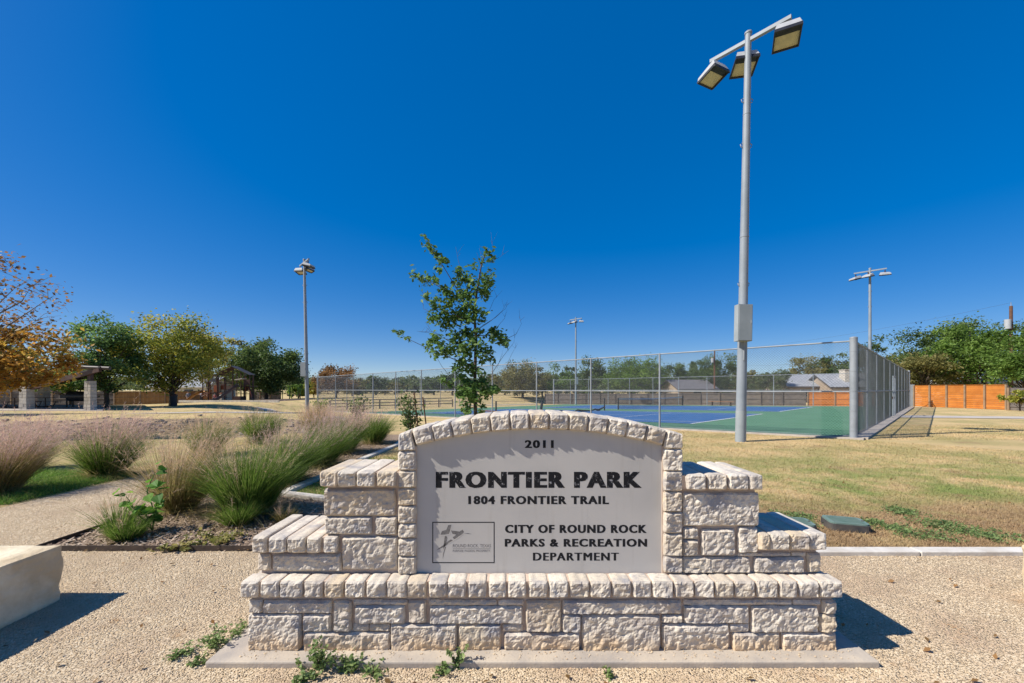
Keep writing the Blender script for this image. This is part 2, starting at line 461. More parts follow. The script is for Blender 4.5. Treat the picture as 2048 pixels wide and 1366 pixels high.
def npmesh(name, V, Fc, shade=None):
    V = np.asarray(V, dtype=np.float32)
    Fc = np.asarray(Fc, dtype=np.int32)
    me = bpy.data.meshes.new(name)
    k = Fc.shape[1]
    me.vertices.add(len(V))
    me.vertices.foreach_set("co", V.ravel())
    me.loops.add(Fc.size)
    me.loops.foreach_set("vertex_index", Fc.ravel())
    me.polygons.add(len(Fc))
    me.polygons.foreach_set("loop_start", np.arange(0, Fc.size, k, dtype=np.int32))
    me.update(calc_edges=True)
    if shade is not None:
        a = me.attributes.new("shade", 'FLOAT', 'POINT')
        a.data.foreach_set("value", np.asarray(shade, dtype=np.float32))
    return me

def copy_tree(o, parent=None):
    c = o.copy()
    COL.objects.link(c)
    if parent is not None: c.parent = parent
    for ch in list(o.children):
        copy_tree(ch, c)
    return c

def px(u, y):                      # lateral metres for a bearing seen at distance y
    return (u - 1024.0) * y / F
def pz(v, y):
    return CAM_H - (v - 779.0) * y / F

def sstep(a, b, t):
    t = np.clip((t - a) / (b - a), 0, 1)
    return t * t * (3 - 2 * t)

# ------------------------------------------------------------------ terrain and court frame
C0 = np.array((10.35, 12.27))                 # corner post of the court
DS = np.array((-0.683, 0.730))                # along the front fence
DD = np.array((0.7265, 0.6872))               # along the side fence
def court_xy(s, d):
    p = C0 + DS * s + DD * d
    return float(p[0]), float(p[1])
def sd(x, y):
    rx, ry = x - C0[0], y - C0[1]
    return rx * DS[0] + ry * DS[1], rx * DD[0] + ry * DD[1]
SLOPE = 0.021
def ground_z(x, y):
    x = np.asarray(x, dtype=float); y = np.asarray(y, dtype=float)
    s, d = sd(x, y)
    w = sstep(-13, -2.5, d) * (1 - sstep(36, 62, d)) * (1 - sstep(48.8, 58, s)) * sstep(-31, -24, x)
    z = -SLOPE * np.clip(s, 0, 60) * w
    # ground falls away behind the court and behind the pavilion
    z = z - 0.5 * sstep(33.5, 44, d) * (1 - sstep(48, 60, s)) * sstep(33, 40, y)
    z = z - 0.55 * sstep(-36, -44, x) * sstep(38, 46, y)
    # dry creek swale left of the path
    cy = 16.2 + 0.10 * (x + 18)
    prof = np.exp(-((y - cy) / np.where(y < cy, 3.0, 1.6)) ** 2)
    z = z - 0.55 * prof * sstep(-6.5, -10.5, x) * sstep(-46, -36, x)
    z = z + 0.22 * np.exp(-((y - 21.0) / 2.6) ** 2) * sstep(-8, -14, x)
    return z
def gz(x, y):
    return float(ground_z(x, y))

def axis(pts):
    out = []
    for (a, b, st) in pts:
        out += list(np.arange(a, b, st))
    out.append(pts[-1][1])
    return np.array(out)
gx = axis([(-1200, -200, 100), (-200, -70, 10), (-70, -2, 1.0), (-2, 40, 1.0), (40, 90, 4), (90, 200, 10), (200, 1200, 100)])
gy = axis([(-300, -20, 40), (-20, 0, 4), (0, 34, 0.6), (34, 84, 1.5), (84, 160, 8), (160, 400, 30), (400, 2200, 200)])
GX, GY = np.meshgrid(gx, gy)
GZ = ground_z(GX, GY)
rngn = np.random.default_rng(3)
V = np.stack([GX.ravel(), GY.ravel(), GZ.ravel()], 1)
nx, ny = len(gx), len(gy)
ii, jj = np.meshgrid(np.arange(nx - 1), np.arange(ny - 1))
a = (jj * nx + ii).ravel()
Fq = np.stack([a, a + 1, a + nx + 1, a + nx], 1)
me = npmesh("lawn", V, Fq)
me.polygons.foreach_set("use_smooth", [True] * len(me.polygons))
tag(link("lawn", me, 'lawn'), kind="structure")

def sheet(name, poly, z, mat, kind="structure", step=None):
    """flat sheet, or one that follows the terrain when step is given"""
    o = MB()
    if step is None:
        o.add([(x, y, z) for x, y in poly], [tuple(range(len(poly)))])
    obj = o.build(name, mat)
    return tag(obj, kind=kind)

def strip(name, line, width, lift, mat, n=40):
    """ribbon along a polyline laid on the terrain"""
    pts = [Vector(p) for p in line]
    L = [0]
    for p, q in zip(pts, pts[1:]): L.append(L[-1] + (q - p).length)
    def at(t):
        for k in range(len(pts) - 1):
            if t <= L[k + 1] or k == len(pts) - 2:
                return pts[k].lerp(pts[k + 1], (t - L[k]) / (L[k + 1] - L[k])), (pts[k + 1] - pts[k]).normalized()
    vs_, fs = [], []
    cols = 5
    for i in range(n + 1):
        p, d = at(L[-1] * i / n)
        s = Vector((-d.y, d.x))
        for j in range(cols):
            q = p + s * width * (j / (cols - 1) - 0.5)
            vs_.append((q.x, q.y, gz(q.x, q.y) + lift))
    for i in range(n):
        for j in range(cols - 1):
            a_ = i * cols + j
            fs.append((a_, a_ + cols, a_ + cols + 1, a_ + 1))
    return tag(MB().add(vs_, fs).build(name, mat), kind="structure")

# gravel plaza and path
GRAVEL = [(-9.0, -1.5), (9.0, -1.5), (9.0, 3.63), (1.0, 3.63), (-1.2, 3.74), (-4.42, 3.74), (-4.42, 9.6), (-4.7, 10.6), (-6.5, 10.8), (-6.45, 5.0), (-6.6, 3.9), (-9.0, 2.7)]
sheet("gravel_plaza", GRAVEL, 0.006, 'gravel')
MULCH = [(-4.40, 3.76), (-1.2, 3.76), (1.0, 3.9), (-0.6, 4.55), (-2.5, 5.40), (-3.32, 5.70), (-3.18, 10.9), (-3.6, 13.4), (-4.9, 13.4), (-4.40, 9.6)]
sheet("mulch_bed", MULCH, 0.010, 'mulch')
MULCH2 = [(-6.50, 5.2), (-6.50, 10.6), (-8.3, 10.6), (-8.2, 7.2), (-7.0, 6.2), (-8.6, 5.2)]
strip("sidewalk", [(20.9, 22.5), (26, 21.6), (40, 19.2), (60, 16)], 2.0, 0.02, 'path')
strip("field_path", [(-70, 20.5), (-32, 20.4), (-24, 22.8), (-18.5, 28), (-21, 38), (-27, 44)], 1.6, 0.03, 'path', 60)
strip("far_path", [(-8, 62), (2, 66), (9, 75), (20, 90)], 2.5, 0.05, 'path')

# dry creek bank: conformal soil sheet with rocks
xs = np.linspace(-44, -7.6, 90); ys = np.linspace(0, 1, 10)
vv = []
for x_ in xs:
    cyy = 16.2 + 0.10 * (x_ + 18)
    for t_ in ys:
        wob = 0.7 * noise.noise((x_ * 0.45, t_ * 2, 3.0))
        y_ = cyy - 1.4 + wob + t_ * (4.2 + 0.8 * noise.noise((x_ * 0.3, 9.0, 1.0)))
        vv.append((x_, y_, gz(x_, y_) + 0.035))
ff = [(i * 10 + j, (i + 1) * 10 + j, (i + 1) * 10 + j + 1, i * 10 + j + 1) for i in range(89) for j in range(9)]
tag(MB().add(vv, ff).build("dry_creek_bank", 'creek'), kind="structure")

def rock_mesh(name, r, seed, sq=(1, 1, 0.7), sub=2):
    import bmesh
    bm = bmesh.new()
    bmesh.ops.create_icosphere(bm, subdivisions=sub, radius=1)
    for v_ in bm.verts:
        p = v_.co.copy()
        k = 1 + 0.28 * noise.noise(p * 1.1 + Vector((seed, 0, 0))) + 0.14 * noise.noise(p * 2.7 + Vector((0, seed, 0)))
        p = Vector((max(-0.8, min(0.8, p.x)), max(-0.8, min(0.8, p.y)), max(-0.75, min(0.75, p.z))))
        v_.co = Vector((p.x * k * r * sq[0], p.y * k * r * sq[1], p.z * k * r * sq[2]))
    me = bpy.data.meshes.new(name)
    bm.to_mesh(me); bm.free()
    return me

rnd = random.Random(11)
rv, rf = [], []
ico = rock_mesh("tmp", 1, 2.0, (1, 0.9, 0.65), 1)
iv = [tuple(v_.co) for v_ in ico.vertices]; if_ = [tuple(p.vertices) for p in ico.polygons]
bpy.data.meshes.remove(ico)
mb = MB()
for k in range(900):
    x_ = rnd.uniform(-36, -8.5)
    y_ = 16.2 + 0.10 * (x_ + 18) + rnd.gauss(1.0, 0.9)
    r_ = rnd.uniform(0.04, 0.13)
    an = rnd.uniform(0, 6.28); ca, sa = math.cos(an), math.sin(an)
    zz = gz(x_, y_) + 0.05
    mb.add([(x_ + (p[0] * ca - p[1] * sa) * r_, y_ + (p[0] * sa + p[1] * ca) * r_, zz + p[2] * r_) for p in iv], if_)
tag(mb.build("creek_rocks", 'rock'), "loose brown rocks lining the bank of the dry creek", "rocks", kind="stuff")

# ------------------------------------------------------------------ tennis court
def court_pt(s, d, lift=0.0):
    x_, y_ = court_xy(s, d)
    return (x_, y_, -SLOPE * s + lift)
def court_quad(s0, s1, d0, d1, lift, name, mat, parent=None):
    return MB().add([court_pt(s0, d0, lift), court_pt(s1, d0, lift), court_pt(s1, d1, lift), court_pt(s0, d1, lift)], [(3, 2, 1, 0)]).build(name, mat, parent)
LENC, DEPC = 36.8, 31.3
slab = court_quad(0.1, LENC, 0.1, DEPC, 0.05, "court_surface", 'green_court')
tag(slab, kind="structure")
for dd0 in (2.74, 17.6):
    b_ = court_quad(6.0, 29.77, dd0, dd0 + 10.97, 0.055, "court_paint", 'blue_court', slab)
    tag(b_, "blue painted playing area")
    def ln(s0, s1, d0, d1):
        court_quad(s0, s1, d0, d1, 0.060, "court_line", 'line', slab)
    w_ = 0.06
    ln(6.0, 6.12, dd0, dd0 + 10.97); ln(29.65, 29.77, dd0, dd0 + 10.97)
    for q in (0, 1.37, 9.6 - w_, 10.97 - w_):
        ln(6.12, 29.65, dd0 + q, dd0 + q + w_)
    for q in (17.885 - 6.4, 17.885 + 6.4):
        ln(q, q + w_, dd0 + 1.37 + w_, dd0 + 9.6 - w_)
    ln(17.885 - 6.34, 17.885 + 6.4, dd0 + 5.45, dd0 + 5.51)
# concrete rim under the fences
mb = MB()
mb.bar(court_pt(-0.25, -0.05, 0.0), court_pt(49.0, -0.05, 0.0), 0.30, 0.10)
mb.build("concrete_rim", 'concrete', slab)
mb = MB()
mb.bar(court_pt(-0.10, 0.12, 0.0), court_pt(-0.10, 31.6, 0.0), 0.44, 0.12)
mb.build("concrete_rim", 'concrete', slab)

# chain-link fences
def mesh_bay(p0, p1, zb0, zb1, zt, pitch=0.085, r=0.0036):
    """diagonal wires in the rectangle from p0 to p1; returns MB"""
    p0, p1 = np.array(p0), np.array(p1)
    w_ = float(np.linalg.norm(p1 - p0)); dirv = (p1 - p0) / w_
    nrm = np.array((-dirv[1], dirv[0]))
    Vs, Fs = [], []
    zb = max(zb0, zb1) if False else min(zb0, zb1)
    h = zt - zb
    tri = [(r, 0.0), (-r * 0.5, r * 0.87), (-r * 0.5, -r * 0.87)]
    n0 = 0
    for sgn in (1, -1):
        k = -h if sgn == 1 else 0.0
        off = -h
        while off < w_:
            # line a = off + t (rising right) or its mirror, t from 0..h
            t0 = max(0.0, -off); t1 = min(h, w_ - off)
            if t1 - t0 > 0.02:
                a0, a1 = off + t0, off + t1
                if sgn == -1: a0, a1 = w_ - a0, w_ - a1
                for aa, tt in ((a0, t0), (a1, t1)):
                    for (c1, c2) in tri:
                        q = p0 + dirv * (aa + c1 * 0.7) + nrm * (c2 + sgn * 0.003)
                        Vs.append((q[0], q[1], zb + tt - c1 * 0.7 * sgn))
                for e in range(3):
                    e2 = (e + 1) % 3
                    Fs.append((n0 + e, n0 + e2, n0 + 3 + e2, n0 + 3 + e))
                n0 += 6
            off += pitch
    return npmesh("chain_link_mesh", Vs, Fs)

def chain_fence(label, pts, ztop, mid=True, bigends=(0.05, 0.05), pitch=0.085, r=0.0034, post_r=0.037, gate=None, group="galvanised fences round the courts"):
    """pts: list of (s,d) post positions in order"""
    P = [court_xy(*p) for p in pts]
    zb = [-SLOPE * min(p[0], 49) for p in pts]
    root = thing("chain_link_fence", label, "fence", (P[0][0], P[0][1], zb[0]), 0, group)
    O = Vector(root.location)
    def L(x, y, z): return (x - O.x, y - O.y, z - O.z)
    n = len(P)
    for i, (p, z) in enumerate(zip(P, zb)):
        rr = bigends[0] if i == 0 else bigends[1] if i == n - 1 else post_r
        if rr <= 0: continue
        mbp = MB().tube([L(p[0], p[1], z - 0.1), L(p[0], p[1], ztop + (0.06 if rr > 0.05 else 0.0))], rr, 14)
        if rr > 0.05:
            mbp.tube([L(p[0], p[1], ztop + 0.06), L(p[0], p[1], ztop + 0.08), L(p[0], p[1], ztop + 0.10)], [rr * 1.05, rr * 1.0, rr * 0.5], 14)
        mbp.build("post", 'galv', root, True)
        if rr > 0.06:
            for zz in (0.25, 0.85, 1.45, 2.05, 2.65):
                MB().tube([L(p[0], p[1], z + zz), L(p[0], p[1], z + zz + 0.03)], rr * 1.05, 14).build("clamp", 'galv', root, True)
    a_, b_ = P[0], P[-1]
    MB().tube([L(a_[0], a_[1], ztop - 0.03), L(b_[0], b_[1], ztop - 0.03)], 0.024, 8).build("top_rail", 'galv', root, True)
    if mid:
        MB().tube([L(a_[0], a_[1], 1.43), L(b_[0], b_[1], 1.43)], 0.022, 8).build("middle_rail", 'galv', root, True)
    MB().tube([L(a_[0], a_[1], zb[0] + 0.09), L(b_[0], b_[1], zb[-1] + 0.09)], 0.006, 5).build("bottom_wire", 'galv', root)
    for i in range(n - 1):
        me_ = mesh_bay(P[i], P[i + 1], zb[i] + 0.05, zb[i + 1] + 0.05, ztop - 0.02, pitch, r)
        o_ = link("chain_link_mesh", me_, 'wire', root)
        o_.location = (-O.x, -O.y, -O.z)
    if gate:
        g0, g1 = court_xy(*gate[0]), court_xy(*gate[1])
        gm = MB()
        for q in (g0, g1):
            gm.tube([L(q[0], q[1], zb[0]), L(q[0], q[1], 2.25)], 0.045, 10)
        gm.tube([L(g0[0], g0[1], 2.22), L(g1[0], g1[1], 2.22)], 0.035, 8)
        go = gm.build("gate_frame", 'galv', root, True)
        mx_, my_ = (g0[0] + g1[0]) / 2, (g0[1] + g1[1]) / 2
        MB().box(-0.05, 0.05, -0.03, 0.03, -0.06, 0.06).build("latch", 'dark_metal', go, loc=L(g0[0], g0[1], 1.05))
    return root

fs_ = [0, 3.1, 6.19, 9.64, 13.2, 16.9, 20.8, 25.2, 29.3, 33.7, 38.2, 43.0, 48.8]
chain_fence("tall grey chain-link fence along the front of the courts, nearest the sign", [(s_, 0) for s_ in fs_], 3.0, True, (0.098, 0.09))
ds_ = list(np.linspace(0, 31.6, 11))
chain_fence("chain-link fence with gate running back from the thick corner post at right", [(0, d_) for d_ in ds_], 3.0, True, (0.0, 0.075), gate=((-0.05, 14.2), (-0.05, 15.4)))
chain_fence("far chain-link fence behind the blue courts", [(s_, 31.6) for s_ in np.linspace(0.0, 39.3, 13)], 3.0, True, (0.0, 0.11), 0.10, 0.0021)
chain_fence("chain-link fence closing the left end of the courts", [(48.8, d_) for d_ in np.linspace(0.0, 24, 8)], 3.0, True, (0.0, 0.06), 0.10, 0.0021)

# nets
def tennis_net(label, dd0, dd1, s_net, gathered):
    p0, p1 = court_pt(s_net, dd0), court_pt(s_net, dd1)
    root = thing("tennis_net", label, "net", (p0[0], p0[1], p0[2] + 0.05), 0, "nets on the two courts")
    O = Vector(root.location)
    e = Vector(p1) - Vector(p0)
    for t_ in (0, 1):
        q = e * t_
        MB().tube([q, q + Vector((0, 0, 1.07))], 0.055, 10).build("net_post", 'black', root, True)
    mb_ = MB()
    pts = [e * (i / 10) + Vector((0, 0, 1.05 - (0.14 if not gathered else 0.05) * math.sin(math.pi * i / 10))) for i in range(11)]
    mb_.tube(pts, 0.012, 5)
    mb_.build("net_cable", 'black', root)
    nb = MB()
    if gathered:
        # net come loose: a gathered hank hangs from the cable, the rest sags to the court
        h0 = e * 0.36
        nb.tube([h0 + Vector((0, 0, 1.04)), h0 * 0.985 + Vector((0, 0, 0.7)), h0 * 0.97 + Vector((0, 0, 0.35)), h0 * 0.95 + Vector((0, 0, 0.04))], [0.05, 0.10, 0.09, 0.13], 8)
        line_ = [h0 * 0.95 + Vector((0, 0, 0.06))]
        for i in range(1, 12):
            t_ = 0.36 + (1 - 0.36) * i / 11
            line_.append(e * t_ + Vector((0.12 * math.sin(i * 1.7), 0.05 * math.cos(i), 0.06 + (0.10 if i % 3 == 0 else 0) + (0.25 if i == 11 else 0))))
        nb.tube(line_, [0.07 + 0.03 * math.sin(i * 2.1) for i in range(12)], 7)
        nb.build("net_fabric", 'black', root)
    else:
        nv, nf = [], []
        nseg = 60
        for i in range(nseg):
            q = e * (i / nseg)
            nb.bar(q + Vector((0, 0, 0.08)), q + Vector((0.0, 0, 0.92)), 0.012, 0.012)
        for j in range(9):
            nb.bar(Vector((0, 0, 0.08 + j * 0.1)), e + Vector((0, 0, 0.08 + j * 0.1)), 0.012, 0.012)
        nb.build("net_fabric", 'black', root)
        tp = MB()
        tp.bar(Vector((0, 0, 0.97)), e * 0.5 + Vector((0, 0, 0.88)), 0.02, 0.07)
        tp.bar(e * 0.5 + Vector((0, 0, 0.88)), e + Vector((0, 0, 0.97)), 0.02, 0.07)
        tp.build("net_band", 'line', root)
tennis_net("sagging black tennis net with a loose hank, on the nearer blue court", 1.6, 14.2, 18.4, True)
tennis_net("upright black tennis net on the farther blue court", 16.4, 29.8, 18.4, False)

def bench(label, s_, d_, rz, length=2.0):
    p = court_pt(s_, d_, 0.05)
    root = thing("bench", label, "bench", p, rz, "wooden benches on the courts")
    for k in range(4):
        MB().box(-length / 2, length / 2, -0.2 + k * 0.105, -0.2 + k * 0.105 + 0.09, 0.42, 0.46).build("slat", 'bench_wood', root)
    for sx in (-length * 0.36, length * 0.36):
        MB().box(sx - 0.03, sx + 0.03, -0.17, 0.17, 0.0, 0.42).build("leg", 'dark_metal', root)
bench("wooden bench at the near end of the sagging net beside the young oak", 18.3, 0.9, math.atan2(0.73, -0.683), 1.7)
bench("wooden bench at the back of the farther court before the grey fence", 14.5, 30.6, math.atan2(0.73, -0.683), 2.6)

# ------------------------------------------------------------------ floodlight poles
def floodlight(root, loc, yaw, tilt):
    fl = bpy.data.objects.new("floodlight", None)
    COL.objects.link(fl); fl.parent = root
    fl.empty_display_size = 0.1
    fl.location = loc
    fl.rotation_euler = (tilt, 0, yaw)
    fl.scale = (0.88, 0.88, 0.88)
    # lamp points along local +Y, lens underneath
    hb = MB()
    top = [(-0.30, -0.30, 0.14), (0.30, -0.30, 0.14), (0.33, 0.36, 0.05), (-0.33, 0.36, 0.05)]
    bot = [(-0.36, -0.34, -0.10), (0.36, -0.34, -0.10), (0.36, 0.40, -0.10), (-0.36, 0.40, -0.10)]
    hb.add(top + bot, [(0, 1, 2, 3), (0, 4, 5, 1), (1, 5, 6, 2), (2, 6, 7, 3), (3, 7, 4, 0)])
    hb.build("housing", 'lamp_white', fl)
    MB().box(-0.325, 0.325, -0.10, 0.36, -0.112, -0.088).build("lens", 'lens', fl)
    MB().box(-0.325, 0.325, -0.30, -0.105, -0.125, -0.086).build("hood_plate", 'lamp_dark', fl)
    vb = MB()
    vb.box(-0.37, 0.37, -0.35, -0.30, -0.20, -0.085)
    vb.box(-0.37, 0.37, 0.365, 0.415, -0.15, -0.085)
    vb.box(-0.37, -0.33, -0.30, 0.365, -0.17, -0.085)
    vb.box(0.33, 0.37, -0.30, 0.365, -0.17, -0.085)
    vb.build("visor", 'lamp_dark', fl)
    MB().bar((0, -0.1, 0.10), (0, -0.1, 0.34), 0.07, 0.07).build("bracket", 'dark_metal', fl)
    return fl

def light_pole(label, x, y, z, height, arm_yaw, yaws, lean=(0, 0), box_side=-1, hooks=True):
    root = thing("floodlight_pole", label, "light pole", (x, y, z), 0, "floodlight poles round the courts")
    root.rotation_euler = (lean[0], lean[1], 0)
    MB().tube([(0, 0, -0.1), (0, 0, height * 0.5), (0, 0, height)], [0.142, 0.115, 0.085], 18).build("pole", 'pole', root, True)
    MB().tube([(0, 0, height - 0.02), (0, 0, height + 0.03), (0, 0, height + 0.05)], [0.10, 0.10, 0.05], 16).build("pole_cap", 'pole', root, True)
    for zz in (height * 0.80, height * 0.5):
        MB().tube([(0, 0, zz), (0, 0, zz + 0.03)], 0.122 if zz < height * 0.6 else 0.103, 18).build("collar", 'pole', root, True)
    MB().tube([(0, 0, 0.0), (0, 0, 0.92)], [0.146, 0.144], 18).build("base_sleeve", 'cabinet', root, True)
    a = Vector((math.cos(arm_yaw), math.sin(arm_yaw), 0))
    zA = height - 0.22
    MB().bar(-a * 1.08 + Vector((0, 0, zA)), a * 1.08 + Vector((0, 0, zA)), 0.10, 0.10).build("crossarm", 'pole', root)
    side = Vector((-a.y, a.x, 0))
    for k, (t_, yw) in enumerate(zip((-0.98, 0.0, 0.98), yaws)):
        p = a * t_ + Vector((0, 0, zA - 0.42))
        if k == 1: p += Vector((math.cos(yw + math.pi / 2), math.sin(yw + math.pi / 2), 0)) * 0.30
        floodlight(root, p, yw, rad(-14))
    if hooks:
        for zz in (height * 0.83, height * 0.72, 4.6 if height > 8 else 3):
            for sg in (-1, 1):
                MB().tube([(sg * 0.09, 0, zz), (sg * 0.15, 0, zz + 0.02), (sg * 0.17, 0, zz + 0.09), (sg * 0.12, 0, zz + 0.13)], 0.012, 6).build("step_hook", 'galv', root, True)
    cb = bpy.data.objects.new("control_box", None); COL.objects.link(cb); cb.parent = root; cb.empty_display_size = 0.1
    cb.location = (box_side * 0.10, -0.19, 2.95)
    MB().box(-0.205, 0.205, -0.12, 0.10, 0, 1.06).build("cabinet", 'cabinet', cb)
    MB().box(-0.185, 0.185, -0.135, -0.121, 0.02, 1.04).build("cabinet_door", 'cabinet', cb)
    MB().box(0.150, 0.172, -0.155, -0.136, 0.5, 0.6).build("handle", 'galv', cb)
    MB().tube([(box_side * 0.02, -0.13, 2.4), (box_side * 0.02, -0.13, 2.95)], 0.025, 8).build("conduit", 'galv', root)
    return root
arm = math.atan2(-0.73, 0.683)
look = math.atan2(DD[1], DD[0]) - math.pi / 2
light_pole("tall near floodlight pole with grey control box, in front of the court fence", 6.77, 12.0, gz(6.77, 12.0), 12.1, arm, (rad(24), rad(-12), rad(-27)), lean=(0, rad(1.1)))
light_pole("floodlight pole at left beyond the pink grasses, near the playground", -15.4, 30.5, gz(-15.4, 30.5), 11.75, arm, (look + rad(40), look, look - rad(50)), lean=(0, rad(-1.2)))
light_pole("floodlight pole behind the middle of the far court fence", 9.2, 58.4, gz(9.2, 58.4), 12.6, arm, (look + rad(150), look + rad(180), look + rad(220)), box_side=1)
light_pole("floodlight pole standing behind the thick corner fence post at right", 31.2, 35.3, gz(31.2, 35.3), 12.1, arm, (look + rad(140), look + rad(160), look + rad(200)), box_side=1)

# ------------------------------------------------------------------ the stone park sign
SIGN_X, SIGN_Y = 0.165, 2.53
sign = thing("park_sign", "pale limestone park sign with arched grey panel reading FRONTIER PARK", "sign", (SIGN_X, SIGN_Y, 0.0))

def stone(corners, frame, depth, seed, proud=0.015, rough=1.0, cell=0.0095, name="stone", edge=0.011, mat='stone', flat_top=False):
    """rock-faced block: front quad corners (a,b) bl,br,tr,tl in a frame of (origin, a-axis, b-axis, outward axis)"""
    org, A, B, Cc = frame
    bl, br, tr, tl = [Vector((c[0], c[1], 0)) for c in corners]
    w = ((br - bl).length + (tr - tl).length) / 2
    h = ((tl - bl).length + (tr - br).length) / 2
    nx_ = max(4, min(56, int(w / cell))); nz_ = max(3, min(26, int(h / cell)))
    sv = Vector((seed * 3.17, seed * 1.31, seed * 0.77))
    vs_, fs = [], []
    tilt_a = (noise.noise(sv + Vector((5, 0, 0)))) * 0.016
    tilt_b = (noise.noise(sv + Vector((0, 5, 0)))) * 0.016
    cen_all = Vector((0, 0, 0))
    for j in range(nz_ + 1):
        for i in range(nx_ + 1):
            s, t = i / nx_, j / nz_
            p = bl.lerp(br, s).lerp(tl.lerp(tr, s), t)
            # rounded, ragged outline
            cx_, cy_ = s * 2 - 1, t * 2 - 1
            k = 1 - 0.030 * (abs(cx_) ** 5) * (abs(cy_) ** 5) * min(1.0, 0.12 / max(w, 0.05)) * 2.2
            mid_ = (bl + br + tr + tl) / 4
            p = mid_ + (p - mid_) * k
            onb = i in (0, nx_) or j in (0, nz_)
            q3 = Vector((p.x, p.y, 0)) + sv
            if onb:
                p = p + Vector((noise.noise(q3 * 26), noise.noise(q3 * 26 + Vector((9, 9, 9))), 0)) * 0.0042 * rough
            e = min(s * w, (1 - s) * w, t * h, (1 - t) * h)
            ef = min(1.0, e / edge); ef = 1 - (1 - ef) ** 2
            d = proud * ef
            if not onb:
                n1 = noise.noise(q3 * 9)
                n2 = noise.noise(q3 * 24 + Vector((3, 1, 2)))
                n3 = noise.noise(q3 * 55); n4 = noise.noise(q3 * 105 + Vector((7, 2, 5)))
                d += ef * rough * (0.0070 * n1 + 0.0065 * (abs(n2) * 2 - 0.5) + 0.0048 * n3 + 0.0034 * n4)
                d += ef * ((s - 0.5) * tilt_a + (t - 0.5) * tilt_b)
            d = max(0.0, d)
            vs_.append(org + A * p.x + B * p.y + Cc * d)
    W = nx_ + 1
    for j in range(nz_):
        for i in range(nx_):
            a_ = j * W + i
            fs.append((a_, a_ + 1, a_ + W + 1, a_ + W))
    loop = [i for i in range(W)] + [j * W + nx_ for j in range(1, nz_ + 1)] + [nz_ * W + i for i in range(nx_ - 1, -1, -1)] + [j * W for j in range(nz_ - 1, 0, -1)]
    n0 = len(vs_)
    vs_ += [vs_[k] - Cc * depth for k in loop]
    L_ = len(loop)
    for k in range(L_):
        k2 = (k + 1) % L_
        fs.append((loop[k2], loop[k], n0 + k, n0 + k2))
    fs.append(tuple(n0 + k for k in range(L_)))
    cen = sum((v_ for v_ in vs_), Vector()) / len(vs_)
    o = MB().add([v_ - cen for v_ in vs_], fs).build(name, mat, sign)
    o.location = cen - Vector((SIGN_X, SIGN_Y, 0))
    return o

X, Y_, Z = Vector((1, 0, 0)), Vector((0, 1, 0)), Vector((0, 0, 1))
def front(y): return (Vector((0, y, 0)), X, Z, -Y_)
def back(y): return (Vector((0, y, 0)), -X, Z, Y_)
def right(x): return (Vector((x, 0, 0)), Y_, Z, X)
def left(x): return (Vector((x, 0, 0)), -Y_, Z, -X)
seed_n = [1]
def R4(a0, a1, b0, b1): return [(a0, b0), (a1, b0), (a1, b1), (a0, b1)]
def fstone(a0, a1, b0, b1, y, depth=0.09, **kw):
    seed_n[0] += 1
    return stone(R4(a0, a1, b0, b1), front(y), depth, seed_n[0], **kw)

YB, YU = 2.282, 2.357           # wall faces: base, upper body
YBB, YUB = 2.785, 2.705         # backs
# survey of the face: block rectangles measured in two overlapping elevations
SC = 2.4129
def elev(reg, zx, zy, y):
    u = (400 if reg == 1 else 1050) + zx / SC
    v = 800 + zy / SC
    return px(u, y), pz(v, y)
def blk(reg, x0, y0, x1, y1, yp, **kw):
    a0, b1 = elev(reg, x0, y0, yp); a1, b0 = elev(reg, x1, y1, yp)
    return fstone(a0 - 0.003, a1 + 0.003, b0 - 0.003, b1 + 0.003, yp, **kw)
base_blocks = [
 (1,240,966,300,1024),(1,310,968,634,1026),(1,648,968,730,1112),(1,742,966,1000,986),(1,750,993,988,1076),(1,1008,968,1090,1072),
 (1,1105,967,1430,988),(1,1440,967,1558,988),(1,1110,996,1555,1076),(2,5,968,172,1113),(1,237,1034,488,1203),(1,500,1036,632,1115),
 (1,742,1083,814,1113),(1,822,1083,915,1113),(1,505,1122,915,1205),(1,922,1083,1238,1205),(1,1250,1084,1450,1204),(1,1462,1084,1555,1115),
 (2,182,968,752,1028),(2,180,1036,268,1116),(2,276,1038,648,1204),(2,662,1038,755,1072),(2,768,967,1285,986),(2,1295,967,1424,986),
 (2,768,994,1075,1074),(2,662,1082,980,1204),(2,988,1084,1078,1116),(2,1090,994,1408,1117),(2,998,1124,1224,1206),(2,1238,1124,1496,1208),
 (2,1420,1036,1496,1116),(2,1434,968,1496,1028)]
for b_ in base_blocks:
    blk(*b_, YB, proud=0.008 if b_[4] - b_[2] < 34 else 0.017)
a0, _ = elev(1, 1466, 0, YB); a1, _ = elev(2, 265, 0, YB)
_, b1 = elev(1, 0, 1122, YB); _, b0 = elev(1, 0, 1205, YB)
fstone(a0, a1, b0, b1, YB, proud=0.017)
# base coping: header blocks with sawn tops
cop = [(1,200,278),(1,296,378),(1,390,490),(1,508,588),(1,605,688),(1,705,790),(1,808,893),(1,905,995),(1,1003,1088),(1,1108,1188),(1,1198,1280),(1,1297,1378),(1,1398,1474),(1,1490,1570),
       (2,22,105),(2,120,205),(2,220,305),(2,318,410),(2,425,508),(2,525,605),(2,620,712),(2,725,810),(2,825,908),(2,922,1002),(2,1016,1105),(2,1120,1216),(2,1230,1310),(2,1325,1412),(2,1425,1526)]
YC = 2.258
for (rg, q0, q1) in cop:
    a0, _ = elev(rg, q0, 0, YC); a1, _ = elev(rg, q1, 0, YC)
    dz = 0.004 * noise.noise((a0 * 9, 1, 2))
    fstone(a0 - 0.004, a1 + 0.004, 0.340, 0.432 + dz, YC, depth=0.098, proud=0.011, edge=0.006)
